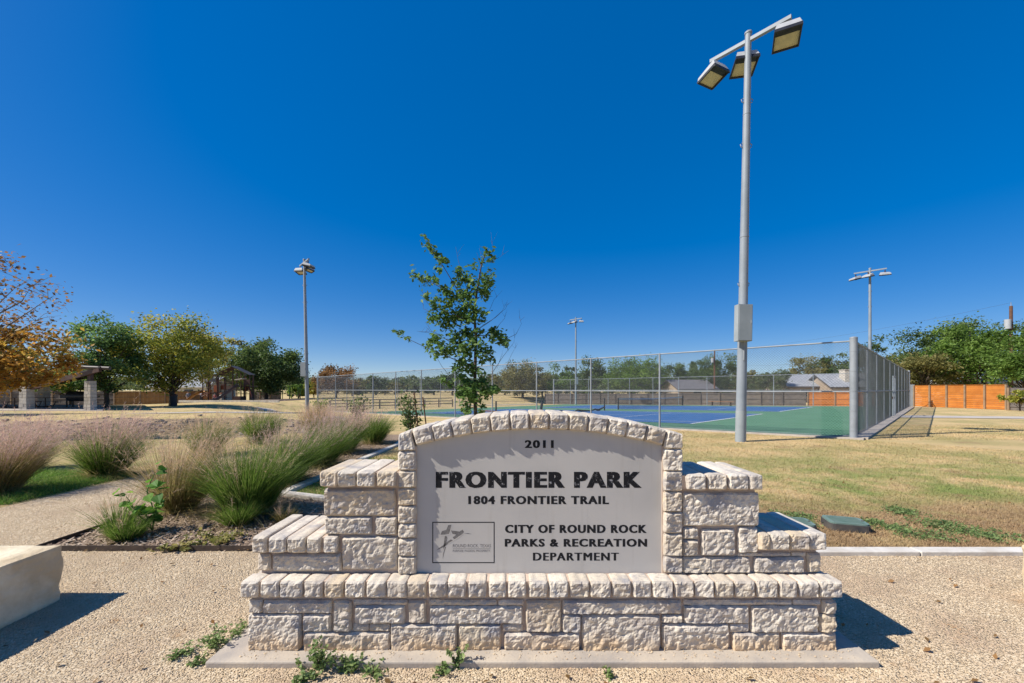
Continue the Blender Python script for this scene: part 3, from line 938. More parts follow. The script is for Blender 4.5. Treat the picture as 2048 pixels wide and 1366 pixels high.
# upper blocks
for b_ in [(1,602,432,942,556),(1,606,566,827,645),(1,848,566,950,648),(1,690,662,952,814),(1,283,744,340,818),(1,356,744,682,822),
           (2,765,450,1124,604),(2,765,618,832,668),(2,765,677,832,750),(2,850,626,1010,747),(2,1028,616,1118,734),
           (2,1028,739,1280,752),(2,1290,739,1352,752),(2,760,760,1083,831),(2,1106,761,1340,829),(2,1362,739,1420,826)]:
    blk(*b_, YU, proud=0.007 if b_[4] - b_[2] < 20 else 0.016)
# step copings: long headers running front to back
def coping_row(rg, spans, z0, z1, yf=2.328, yb=2.735):
    for q0, q1 in spans:
        a0, _ = elev(rg, q0, 0, yf); a1, _ = elev(rg, q1, 0, yf)
        dz = 0.006 * noise.noise((a0 * 7, 4, 2))
        fstone(a0 - 0.004, a1 + 0.004, z0, z1 + dz, yf, depth=yb - yf, proud=0.011, edge=0.006)
coping_row(1, [(582, 662), (668, 747), (760, 840), (856, 942)], 0.940, 1.029)
coping_row(1, [(258, 318), (336, 412), (426, 505), (519, 579), (600, 658)], 0.561, 0.653)
coping_row(2, [(782, 870), (886, 970), (986, 1075), (1087, 1142)], 0.923, 1.012)
coping_row(2, [(1133, 1178), (1186, 1272), (1283, 1366), (1376, 1450)], 0.577, 0.673)
# frame piers and arch
YF = 2.348
for (z0, z1) in ((250, 337), (344, 421), (428, 506), (513, 592), (598, 662), (672, 750), (756, 838)):
    blk(1, 959, z0, 1041, z1, YF, depth=0.34, proud=0.015, edge=0.010)
for (z0, z1) in ((240, 340), (345, 437), (445, 536), (543, 640), (648, 750), (756, 831)):
    blk(2, 671, z0, 757, z1, YF, depth=0.34, proud=0.015, edge=0.010)
AX = px(1078.5, YF); half = px(1325, YF) - AX
z_sp = pz(892, YF); sag = pz(859.5, YF) - z_sp
Rr = (half * half + sag * sag) / (2 * sag)
AZc = z_sp + sag - Rr
th = math.asin(half / Rr)
rt = 0.098
nv = 13
def arc(r, t): return (AX + r * math.sin(t), AZc + r * math.cos(t))
for k in range(nv):
    t0 = -th + 2 * th * k / nv; t1 = -th + 2 * th * (k + 1) / nv
    g = 0.0022 / Rr
    ro = Rr + rt + 0.005 * noise.noise((k * 1.7, 2, 3))
    t0 += g; t1 -= g
    seed_n[0] += 1
    stone([arc(Rr + 0.003, t0), arc(Rr + 0.003, t1), arc(ro, t1), arc(ro, t0)], front(YF), 0.36, seed_n[0], proud=0.016, edge=0.010, name="arch_stone")
# shoulder stones at the springing
for sg in (-1, 1):
    p_in = arc(Rr + 0.003, sg * (th + 0.0010)); p_out = arc(Rr + rt, sg * (th + 0.0010))
    xo = px(797.5, YF) if sg < 0 else px(1365, YF)
    zb_ = pz(800 + 245 / SC, YF) if sg < 0 else pz(800 + 236 / SC, YF)
    zt_ = p_out[1] - 0.022
    q = [(xo, zb_), (p_in[0], zb_), (p_out[0], p_out[1] - 0.001), (xo, zt_)]
    if sg > 0: q = [(p_in[0], zb_), (xo, zb_), (xo, zt_), (p_out[0], p_out[1] - 0.001)]
    seed_n[0] += 1
    stone(q, front(YF), 0.36, seed_n[0], proud=0.016, edge=0.010, name="arch_stone")

# mortar core behind the stones
xl0, _ = elev(1, 237, 0, YB); xr0, _ = elev(2, 1496, 0, YB)
xl1, _ = elev(1, 283, 0, YU); xr1, _ = elev(2, 1420, 0, YU)
xl2, _ = elev(1, 602, 0, YU); xr2, _ = elev(2, 1124, 0, YU)
def core(x0, x1, y0, y1, z0, z1):
    MB().box(x0 - SIGN_X, x1 - SIGN_X, y0 - SIGN_Y, y1 - SIGN_Y, z0, z1).build("mortar_core", 'mortar', sign)
core(xl0 + 0.012, xr0 - 0.012, YB + 0.010, YBB - 0.010, 0.036, 0.345)
core(xl0 + 0.004, xr0 - 0.004, YC + 0.012, 2.80, 0.3455, 0.425)
core(xl1 + 0.012, px(833, YF) - 0.012, YU + 0.010, YUB - 0.010, 0.4255, 0.560)
core(px(1325, YF) + 0.012, xr1 - 0.012, YU + 0.010, YUB - 0.010, 0.4255, 0.576)
core(xl1 + 0.004, xl2 + 0.03, 2.343, 2.722, 0.5605, 0.644)
core(xr2 - 0.03, xr1 - 0.004, 2.343, 2.722, 0.5765, 0.664)
core(xl2 + 0.012, px(832, YF), YU + 0.011, YUB - 0.011, 0.5607, 0.94)
core(px(1326, YF), xr2 - 0.012, YU + 0.011, YUB - 0.011, 0.5767, 0.922)
core(xl2 + 0.004, px(797, YF) + 0.02, 2.344, 2.720, 0.9405, 1.020)
core(px(1365, YF) - 0.02, xr2 - 0.004, 2.344, 2.720, 0.9235, 1.003)
# core of the piers and arch (a slab with an arched top)
def arch_slab(name, mat, x0, x1, zb, r, yf, yb, n=24, parent=sign):
    t0 = math.asin((x0 - AX) / r); t1 = math.asin((x1 - AX) / r)
    pts = [(x0, zb), (x1, zb)] + [arc(r, t1 + (t0 - t1) * k / n) for k in range(n + 1)]
    m_ = len(pts)
    vs_ = [(p[0] - SIGN_X, yf - SIGN_Y, p[1]) for p in pts] + [(p[0] - SIGN_X, yb - SIGN_Y, p[1]) for p in pts]
    fs = [tuple(range(m_)), tuple(range(m_, 2 * m_))[::-1]] + [((i + 1) % m_, i, m_ + i, m_ + (i + 1) % m_) for i in range(m_)]
    return MB().add(vs_, fs).build(name, mat, parent)
YP = 2.366
arch_slab("mortar_core", 'mortar', px(799, YF), px(1363, YF), 0.4257, Rr + rt - 0.014, YP + 0.052, 2.695)
for (q0, q1) in ((799.5, 832.5), (1325.5, 1363)):
    core(px(q0, YF), px(q1, YF), YF + 0.010, YP + 0.0515, 0.4259, pz(893, YF))
tA = MB()
arch_in = [arc(Rr + 0.008, -th + 2 * th * k / 30) for k in range(31)]
arch_out = [arc(Rr + rt - 0.016, -th + 2 * th * k / 30) for k in range(31)]
vs_ = []
for yy in (YF + 0.010, YP + 0.0515):
    vs_ += [(p[0] - SIGN_X, yy - SIGN_Y, p[1]) for p in arch_in] + [(p[0] - SIGN_X, yy - SIGN_Y, p[1]) for p in arch_out]
fs = []
for k in range(30):
    fs += [(k, k + 1, 31 + k + 1, 31 + k), (62 + k + 1, 62 + k, 93 + k, 93 + k + 1), (k + 1, k, 62 + k, 62 + k + 1), (31 + k, 31 + k + 1, 93 + k + 1, 93 + k)]
tA.add(vs_, fs).build("mortar_core", 'mortar', sign)
# ends and back: coursed blocks
def course_wall(frame_fn, pos_, a0, a1, rows, seed):
    r_ = random.Random(seed)
    for (b0, b1) in rows:
        a = a0
        while a < a1 - 0.04:
            w_ = min(r_.uniform(0.14, 0.42), a1 - a)
            if a1 - (a + w_) < 0.10: w_ = a1 - a
            seed_n[0] += 1
            stone(R4(a + 0.005, a + w_ - 0.005, b0 + 0.005, b1 - 0.005), frame_fn(pos_), 0.05, seed_n[0], cell=0.03)
            a += w_
rows_b = [(0.04, 0.15), (0.15, 0.26), (0.26, 0.34)]
course_wall(right, xr0, YB + 0.10, YBB, rows_b, 1)
course_wall(left, xl0, -YBB, -YB - 0.10, rows_b, 2)
course_wall(right, xr1, YU + 0.10, YUB, [(0.43, 0.575)], 3)
course_wall(left, xl1, -YUB, -YU - 0.10, [(0.43, 0.56)], 4)
course_wall(right, xr2, YU + 0.10, YUB, [(0.675, 0.80), (0.80, 0.922)], 5)
course_wall(left, xl2, -YUB, -YU - 0.10, [(0.655, 0.80), (0.80, 0.94)], 6)
course_wall(back, YBB, -xr0, -xl0, rows_b, 7)
course_wall(back, YUB, -xr1, -xl1, [(0.43, 0.575)], 8)
course_wall(back, YUB, -xr2, -xl2, [(0.675, 0.80), (0.80, 0.92)], 9)
course_wall(back, YUB + 0.002, -px(1363, YF), -px(799, YF), [(1.02, 1.13)], 10)
for k in range(28):       # rear base coping
    a = -xr0 - 0.01 + k * (xr0 - xl0 + 0.02) / 28
    seed_n[0] += 1
    stone(R4(a + 0.006, a + (xr0 - xl0 + 0.02) / 28 - 0.006, 0.346, 0.43), back(2.81), 0.10, seed_n[0], cell=0.03)
for (xx, fr) in ((xr0, right), (xl0, left)):
    for k in range(4):
        a = 2.36 + 0.088 * k
        seed_n[0] += 1
        aa = (a, a + 0.08) if fr is right else (-a - 0.08, -a)
        stone(R4(aa[0], aa[1], 0.343, 0.43), fr(xx + (0.005 if fr is right else -0.005)), 0.10, seed_n[0], cell=0.03, proud=0.012)

# inscribed panel
panel = arch_slab("panel", 'panel', px(833, YF) - 0.004, px(1325, YF) + 0.004, 0.4262, Rr + 0.004, YP, YP + 0.05)
tag(panel, "smooth grey cast stone panel with black lettering")

def text_mesh(body, offset, spacing=1.0):
    cu = bpy.data.curves.new("txt", 'FONT')
    cu.body = body
    cu.offset = offset
    cu.space_character = spacing
    cu.resolution_u = 3
    cu.fill_mode = 'FRONT'
    o = bpy.data.objects.new("txt", cu)
    COL.objects.link(o)
    dg = bpy.context.evaluated_depsgraph_get()
    me_ = bpy.data.meshes.new_from_object(o.evaluated_get(dg))
    bpy.data.objects.remove(o)
    bpy.data.curves.remove(cu)
    return me_

def lettering(body, u0, u1, v0, v1, mat, offset=0.020, spacing=1.19, lift=0.0004, name="lettering", bold=0.048):
    """a line of letters on the panel face, fitted to its measured width and height, one part per word"""
    me_ = text_mesh(body, offset, spacing)
    co = np.empty(len(me_.vertices) * 3, dtype=np.float32)
    me_.vertices.foreach_get("co", co)
    co = co.reshape(-1, 3)
    faces = [tuple(p.vertices) for p in me_.polygons]
    bpy.data.meshes.remove(me_)
    lo, hi = co.min(0), co.max(0)
    x0, x1 = px(u0, YP), px(u1, YP); z0, z1 = pz(v1, YP), pz(v0, YP)
    bx = bold * (z1 - z0) * 1.3
    X_ = x0 + bx + (co[:, 0] - lo[0]) / (hi[0] - lo[0]) * (x1 - x0 - 2 * bx) - SIGN_X
    Z_ = z0 + (co[:, 1] - lo[1]) / (hi[1] - lo[1]) * (z1 - z0)
    iv_ = sorted((min(X_[list(f)]), max(X_[list(f)])) for f in faces)
    gaps, right_ = [], iv_[0][1]
    for a_, b_ in iv_[1:]:
        if a_ > right_: gaps.append((a_ - right_, (a_ + right_) / 2))
        right_ = max(right_, b_)
    cuts = sorted(c for _, c in sorted(gaps, reverse=True)[:len(body.split()) - 1])
    words = {}
    for f in faces:
        xm = float(np.mean(X_[list(f)]))
        words.setdefault(sum(xm > c for c in cuts), []).append(f)
    for w_ in sorted(words):
        m_ = MB()
        used = sorted({i for f in words[w_] for i in f}); ix = {k: n_ for n_, k in enumerate(used)}
        for k, dx in enumerate((0.0, -bx, bx, -bx / 2, bx / 2) if bold else (0.0,)):
            m_.add([(X_[i] + dx, YP - lift - 0.00004 * k - SIGN_Y, Z_[i]) for i in used], [tuple(ix[i] for i in f) for f in words[w_]])
        m_.build(name, mat, panel)
lettering("2011", 1049.5, 1107.5, 880.2, 896.2, 'letter')
lettering("FRONTIER PARK", 871.6, 1283.6, 943.2, 976, 'worn_letter', bold=0.062)
lettering("1804 FRONTIER TRAIL", 936.5, 1218, 991.8, 1008.4, 'letter')
lettering("CITY OF ROUND ROCK", 1010, 1293.5, 1049.5, 1066, 'letter')
lettering("PARKS & RECREATION", 1009.5, 1294.2, 1077.6, 1093.4, 'letter')
lettering("DEPARTMENT", 1065.8, 1237.8, 1105.3, 1121, 'letter', offset=0.0, bold=0.06)
# emblem in its box
def pp(u, v, lift=0.0004): return (px(u, YP) - SIGN_X, YP - lift - SIGN_Y, pz(v, YP))
bx0, bx1, by0, by1 = 864.6, 989.2, 1043.6, 1126.2
for (q0, q1, r0, r1) in ((bx0, bx1, by0, by0 + 1.9), (bx0, bx1, by1 - 1.9, by1), (bx0, bx0 + 1.9, by0 + 1.9, by1 - 1.9), (bx1 - 1.9, bx1, by0 + 1.9, by1 - 1.9)):
    MB().add([pp(q0, r1), pp(q1, r1), pp(q1, r0), pp(q0, r0)], [(0, 1, 2, 3)]).build("emblem_border", 'letter', panel)
def lz(zx, zy): return (840 + zx / 11.378, 1020 + zy / 11.378)
def carve(poly, name="emblem_stroke", mat='carved', lift=0.0004):
    pts = [pp(*lz(*p), lift) for p in poly]
    return MB().add(pts, [tuple(range(len(pts)))[::-1]]).build(name, mat, panel)
carve([(470, 560), (500, 480), (600, 450), (640, 345), (715, 335), (690, 450), (662, 545), (560, 560)])
carve([(705, 465), (760, 470), (900, 490), (970, 445), (1000, 500), (960, 550), (870, 600), (820, 660), (770, 660), (745, 620), (830, 560), (740, 540)])
carve([(565, 590), (610, 600), (628, 640), (600, 740), (560, 830), (530, 900), (545, 740)])
carve([(700, 670), (760, 690), (640, 770), (560, 830), (440, 885), (375, 915), (440, 860), (560, 780), (630, 715)])
carve([(1000, 530), (1090, 528), (1180, 545), (1090, 545)])
carve([(575, 830), (590, 840), (545, 990), (516, 1130), (530, 980)])
carve([(860, 620), (985, 535), (990, 545), (870, 640), (780, 690), (640, 775), (650, 755)], mat='kerb', lift=0.0006)
carve([(470, 565), (560, 562), (660, 548), (712, 385), (722, 380), (672, 560), (560, 578), (475, 580)], mat='kerb', lift=0.0006)
u0_, v0_ = lz(748, 775); u1_, v1_ = lz(1615, 855)
lettering("ROUND ROCK, TEXAS", u0_, u1_, v0_, v1_ + 0.6, 'carved', 0.0, 1.0, bold=0)
u0_, v0_ = lz(748, 905); u1_, v1_ = lz(1612, 955)
lettering("PURPOSE. PASSION. PROSPERITY.", u0_, u1_, v0_, v1_, 'carved', 0.0, 1.0, bold=0)
carve([(750, 884), (1605, 884), (1605, 877), (750, 877)])
# footing
fo = MB()
fo.prism([(-1.645, 2.168), (1.975, 2.172), (1.975, 2.95), (-1.645, 2.95)], -0.05, 0.040)
f_o = fo.build("footing", 'footing', sign)
f_o.location = (-SIGN_X, -SIGN_Y, 0)
tag(f_o, "low concrete footing slab strewn with gravel")
bv = f_o.modifiers.new("bevel", 'BEVEL'); bv.width = 0.008; bv.segments = 2

# ------------------------------------------------------------------ limestone blocks, kerbs, valve boxes
def cut_block(label, cx, cy, sx, sy, h, rz, seed):
    import bmesh
    root_me = bpy.data.meshes.new("limestone_block")
    bm = bmesh.new()
    bmesh.ops.create_cube(bm, size=1)
    bmesh.ops.subdivide_edges(bm, edges=bm.edges[:], cuts=14, use_grid_fill=True)
    for v_ in bm.verts:
        p = v_.co.copy()
        q = Vector((p.x * sx, p.y * sy, (p.z + 0.5) * h))
        on = max(abs(p.x), abs(p.y), abs(p.z)) > 0.499
        edge = sorted([abs(p.x), abs(p.y), abs(p.z)])[1]
        s_ = Vector((seed, seed * 2, 0))
        k = 0.012 * noise.noise(q * 4 + s_) + 0.006 * noise.noise(q * 14 + s_)
        n_ = Vector((p.x if abs(p.x) > 0.499 else 0, p.y if abs(p.y) > 0.499 else 0, p.z if abs(p.z) > 0.499 else 0))
        if n_.length: n_.normalize()
        amp = 1.0 if abs(p.z) < 0.499 else 0.35
        q += n_ * k * amp * 1.4
        if edge > 0.495:
            q -= n_ * (0.010 + 0.010 * abs(noise.noise(q * 9 + s_)))
        if p.z < -0.49: q.z = -0.03
        v_.co = q
    bm.to_mesh(root_me); bm.free()
    o = link("limestone_block", root_me, 'slab')
    o.location = (cx, cy, 0.0); o.rotation_euler = (0, 0, rz)
    return tag(o, label, "stone block", "limestone seat blocks")
cut_block("big cream limestone block on the gravel at the left edge of the photo", -3.68, 2.30, 1.0, 1.15, 0.40, rad(2), 1.0)
cut_block("pale limestone block just peeking in at the right edge of the photo", 4.205, 2.56, 0.95, 0.8, 0.36, rad(-4), 4.0)

def kerb(label, pts, w, h, seg, group=None, z=0.0):
    root = thing("stone_kerb", label, "kerb", (pts[0][0], pts[0][1], z), 0, group)
    O = Vector(root.location)
    r_ = random.Random(int(abs(pts[0][0]) * 100))
    for p, q in zip(pts, pts[1:]):
        p, q = Vector((*p, 0)), Vector((*q, 0))
        n_ = max(1, round((q - p).length / seg))
        for k in range(n_):
            a_ = p.lerp(q, k / n_ + 0.0008); b_ = p.lerp(q, (k + 1) / n_ - 0.0008)
            hh = h + r_.uniform(-0.002, 0.002)
            za, zb_ = gz(a_.x, a_.y), gz(b_.x, b_.y)
            m_ = MB().bar(a_ - O + Vector((0, 0, za + hh / 2 - 0.03)), b_ - O + Vector((0, 0, zb_ + hh / 2 - 0.03)), w + r_.uniform(-0.003, 0.003), hh + 0.06)
            o = m_.build("kerb_stone", 'kerb', root)
            bvm = o.modifiers.new("bevel", 'BEVEL'); bvm.width = 0.008; bvm.segments = 2
kerb("white stone kerb between the gravel and the lawn, right of the sign", [(1.25, 3.69), (8.5, 3.69)], 0.12, 0.045, 1.3)
kerb("pale stone kerb running back beside the pink grass bed, left of the sign", [(-0.6, 4.62), (-2.45, 5.46), (-3.26, 5.76), (-3.12, 10.9), (-3.5, 13.5)], 0.13, 0.05, 1.0)
ed = MB()
ed.bar((-4.41, 3.75, 0.02), (-1.3, 3.75, 0.02), 0.008, 0.07)
tag(ed.build("steel_edging", 'steel_edge'), "thin dark steel edging along the front of the mulch bed", "edging", "steel edging strips")
ed = MB()
ed.bar((-4.41, 3.755, 0.02), (-4.41, 9.6, 0.02), 0.008, 0.07)
tag(ed.build("steel_edging", 'steel_edge'), "thin dark steel edging between the mulch bed and the gravel path", "edging", "steel edging strips")

def valve_box(label, x, y, rz):
    root = thing("valve_box", label, "valve box", (x, y, 0), rz, "irrigation valve boxes in the lawn")
    def rr(w, d, r=0.05, n=4):
        pts = []
        for cx_, cy_, a0_ in ((w - r, d - r, 0), (-w + r, d - r, 90), (-w + r, -d + r, 180), (w - r, -d + r, 270)):
            pts += [(cx_ + r * math.cos(rad(a0_ + 90 * k / n)), cy_ + r * math.sin(rad(a0_ + 90 * k / n))) for k in range(n + 1)]
        return pts
    MB().prism(rr(0.185, 0.14), -0.03, 0.075).build("body", 'valve_black', root)
    lid = MB().prism(rr(0.177, 0.132), 0.076, 0.092).build("lid", 'valve_green', root)
    for k in range(9):
        MB().box(-0.14, 0.14, -0.105 + k * 0.025, -0.097 + k * 0.025, 0.093, 0.0955).build("tread_bar", 'valve_green', lid)
    MB().tube([(0.155, 0, 0.088), (0.155, 0, 0.097)], 0.013, 8).build("bolt", 'valve_black', lid)
valve_box("green lidded irrigation box in full view on the bare soil", 3.60, 4.38, rad(-18))
valve_box("green lidded irrigation box half hidden behind the sign's right step", 3.02, 4.36, rad(-14))

# ------------------------------------------------------------------ gravel pebbles
def pip(poly, X_, Y_a):
    ins = np.zeros(len(X_), bool)
    n_ = len(poly)
    for i in range(n_):
        x1, y1 = poly[i]; x2, y2 = poly[(i + 1) % n_]
        c = ((y1 > Y_a) != (y2 > Y_a)) & (X_ < (x2 - x1) * (Y_a - y1) / (y2 - y1 + 1e-12) + x1)
        ins ^= c
    return ins
rg = np.random.default_rng(5)
n_p = 230000
yy = 1.7 + (rg.random(n_p) ** 1.35) * 2.05
xx = (rg.random(n_p) * 2 - 1) * (1.32 * yy + 0.1)
n_q = 70000
y2 = 3.7 + rg.random(n_q) ** 1.2 * 5.5
x2 = -6.45 + rg.random(n_q) * 2.05
xx = np.concatenate([xx, x2]); yy = np.concatenate([yy, y2])
keep = pip(GRAVEL, xx, yy) & ~((xx > -1.64) & (xx < 1.97) & (yy > 2.17) & (yy < 2.95))
on_pad_x = rg.random(420) * 3.4 - 1.5; on_pad_y = 2.19 + rg.random(420) * 0.085
xx = np.concatenate([xx[keep], on_pad_x]); yy = np.concatenate([yy[keep], on_pad_y])
z0 = np.concatenate([np.full(keep.sum(), 0.008), np.full(420, 0.043)])
n_ = len(xx)
r = (0.0027 + rg.random(n_) ** 3.0 * 0.0048) * (1 + np.clip(yy - 2.5, 0, 6) * 0.12)
octv = np.array([(1, 0, 0), (0, 1, 0), (-1, 0, 0), (0, -1, 0), (0.1, 0.1, 1), (0, 0, -1)], float)
octf = np.array([(0, 1, 4), (1, 2, 4), (2, 3, 4), (3, 0, 4)])
an = rg.random(n_) * 6.283
sc = np.stack([r * (0.8 + 0.6 * rg.random(n_)), r * (0.6 + 0.5 * rg.random(n_)), r * (0.35 + 0.35 * rg.random(n_))], 1)
P = octv[None, :, :] * sc[:, None, :] * (0.8 + 0.4 * rg.random((n_, 6, 1)))
ca, sa = np.cos(an)[:, None], np.sin(an)[:, None]
Px = P[:, :, 0] * ca - P[:, :, 1] * sa + xx[:, None]
Py = P[:, :, 0] * sa + P[:, :, 1] * ca + yy[:, None]
Pz = P[:, :, 2] + z0[:, None]
Vp = np.stack([Px, Py, Pz], 2).reshape(-1, 3)
Fp = (octf[None] + (np.arange(n_) * 6)[:, None, None]).reshape(-1, 3)
sh = np.repeat(np.clip(rg.normal(0.52, 0.17, n_), 0, 1), 6)
tag(link("gravel_pebbles", npmesh("gravel_pebbles", Vp, Fp, sh), 'pebble'), "loose tan and cream gravel covering the plaza", "gravel", kind="stuff")

# mulch chips
n_ = 16000
xx = -4.4 + rg.random(n_) * 5.0; yy = 3.77 + rg.random(n_) ** 1.5 * 7.5
k_ = pip(MULCH, xx, yy); xx, yy = xx[k_], yy[k_]; n_ = len(xx)
L_ = 0.012 + rg.random(n_) * 0.030; W_ = 0.004 + rg.random(n_) * 0.006; an = rg.random(n_) * 6.283; ti = rg.normal(0, 0.35, n_)
q = np.array([(-1, -1), (1, -1), (1, 1), (-1, 1)], float)
ax_ = q[None, :, 0] * L_[:, None]; by_ = q[None, :, 1] * W_[:, None]
ca, sa = np.cos(an)[:, None], np.sin(an)[:, None]
Vp = np.stack([ax_ * ca - by_ * sa + xx[:, None], ax_ * sa + by_ * ca + yy[:, None], 0.022 + ax_ * np.sin(ti)[:, None] + rg.random((n_, 1)) * 0.012], 2).reshape(-1, 3)
Fp = np.arange(n_ * 4).reshape(-1, 4)
tag(link("mulch_chips", npmesh("mulch_chips", Vp, Fp, np.repeat(rg.random(n_), 4)), 'chip'), "brown shredded bark mulch in the planting bed", "mulch", kind="stuff")

# lawn blades: one slender triangle each, dense near the camera
def blades(n_, xf, ymin, ymax, pw, hmin, hmax, reject, name, label, mat, shade=False, seed=1):
    g = np.random.default_rng(seed)
    yy = ymin + g.random(n_) ** pw * (ymax - ymin)
    xx = xf(g, yy)
    k_ = reject(xx, yy)
    xx, yy = xx[k_], yy[k_]; n_ = len(xx)
    zz = ground_z(xx, yy)
    h = (hmin + g.random(n_) ** 2 * (hmax - hmin)); w = 0.0016 + 0.00042 * yy
    an = g.random(n_) * 6.283
    lx, ly = g.normal(0.1, 0.6, n_) * h, g.normal(0, 0.6, n_) * h
    a = np.stack([xx - np.cos(an) * w, yy - np.sin(an) * w, zz], 1)
    b = np.stack([xx + np.cos(an) * w, yy + np.sin(an) * w, zz], 1)
    c = np.stack([xx + lx, yy + ly, zz + h], 1)
    Vb = np.stack([a, b, c], 1).reshape(-1, 3)
    me_ = npmesh(name, Vb, np.arange(n_ * 3).reshape(-1, 3), np.repeat(g.random(n_), 3) if shade else None)
    return tag(link(name, me_, mat), label, "grass", kind="stuff")
def lawn_ok(x, y):
    s, d = sd(x, y)
    left_curb = (x > -3.1) & (y > 5.6) | (x > 1.4) & (y > 3.76) | (x > -2.3) & (y > 5.4)
    return left_curb & (d < -0.2) & (s > -30) | (s < -0.45) & (y > 12) & (x > 8)
blades(330000, lambda g, y: (g.random(len(y)) * 2 - 0.8) * (1.32 * y), 3.78, 17, 1.7, 0.012, 0.045, lawn_ok, "lawn_grass", "short straw-coloured lawn grass with greener patches", 'lawn', False, 21)
def green_ok(x, y):
    ok = pip([(-6.55, 5.25), (-6.55, 7.2), (-8.6, 7.4), (-8.9, 5.4), (-7.6, 5.0)], x, y)
    return ok
blades(26000, lambda g, y: -9 + g.random(len(y)) * 2.6, 4.9, 7.6, 1.0, 0.04, 0.13, green_ok, "lush_grass", "patch of lush green grass left of the gravel path", 'tuft_green', True, 22)
def strip_ok(x, y):
    fade = np.clip(1.15 - (x + 3.15) / 1.6, 0, 1) * np.clip(1.6 - (y - 5.5) / 2.6, 0, 1)
    return (x > -3.15) & (y > 5.55 + (x < -2.5) * 0.2) & (np.random.default_rng(9).random(len(x)) < fade * 0.8)
blades(22000, lambda g, y: -3.2 + g.random(len(y)) * 2.3, 5.5, 9.0, 1.2, 0.02, 0.06, strip_ok, "shaded_grass", "green lawn grass in the shade behind the sign's left step", 'tuft_green', True, 23)

# ------------------------------------------------------------------ grasses and small plants
def tri_strip(paths, widths, side):
    """paths (n,k,3), widths (n,k), side (n,3) -> V,F quads"""
    n_, k, _ = paths.shape
    Lf = paths - side[:, None, :] * widths[:, :, None]
    Rt = paths + side[:, None, :] * widths[:, :, None]
    Vv = np.stack([Lf, Rt], 2).reshape(n_, k * 2, 3)
    q = np.array([(2 * i, 2 * i + 1, 2 * i + 3, 2 * i + 2) for i in range(k - 1)])
    Ff = (q[None] + (np.arange(n_) * k * 2)[:, None, None]).reshape(-1, 4)
    return Vv.reshape(-1, 3), Ff

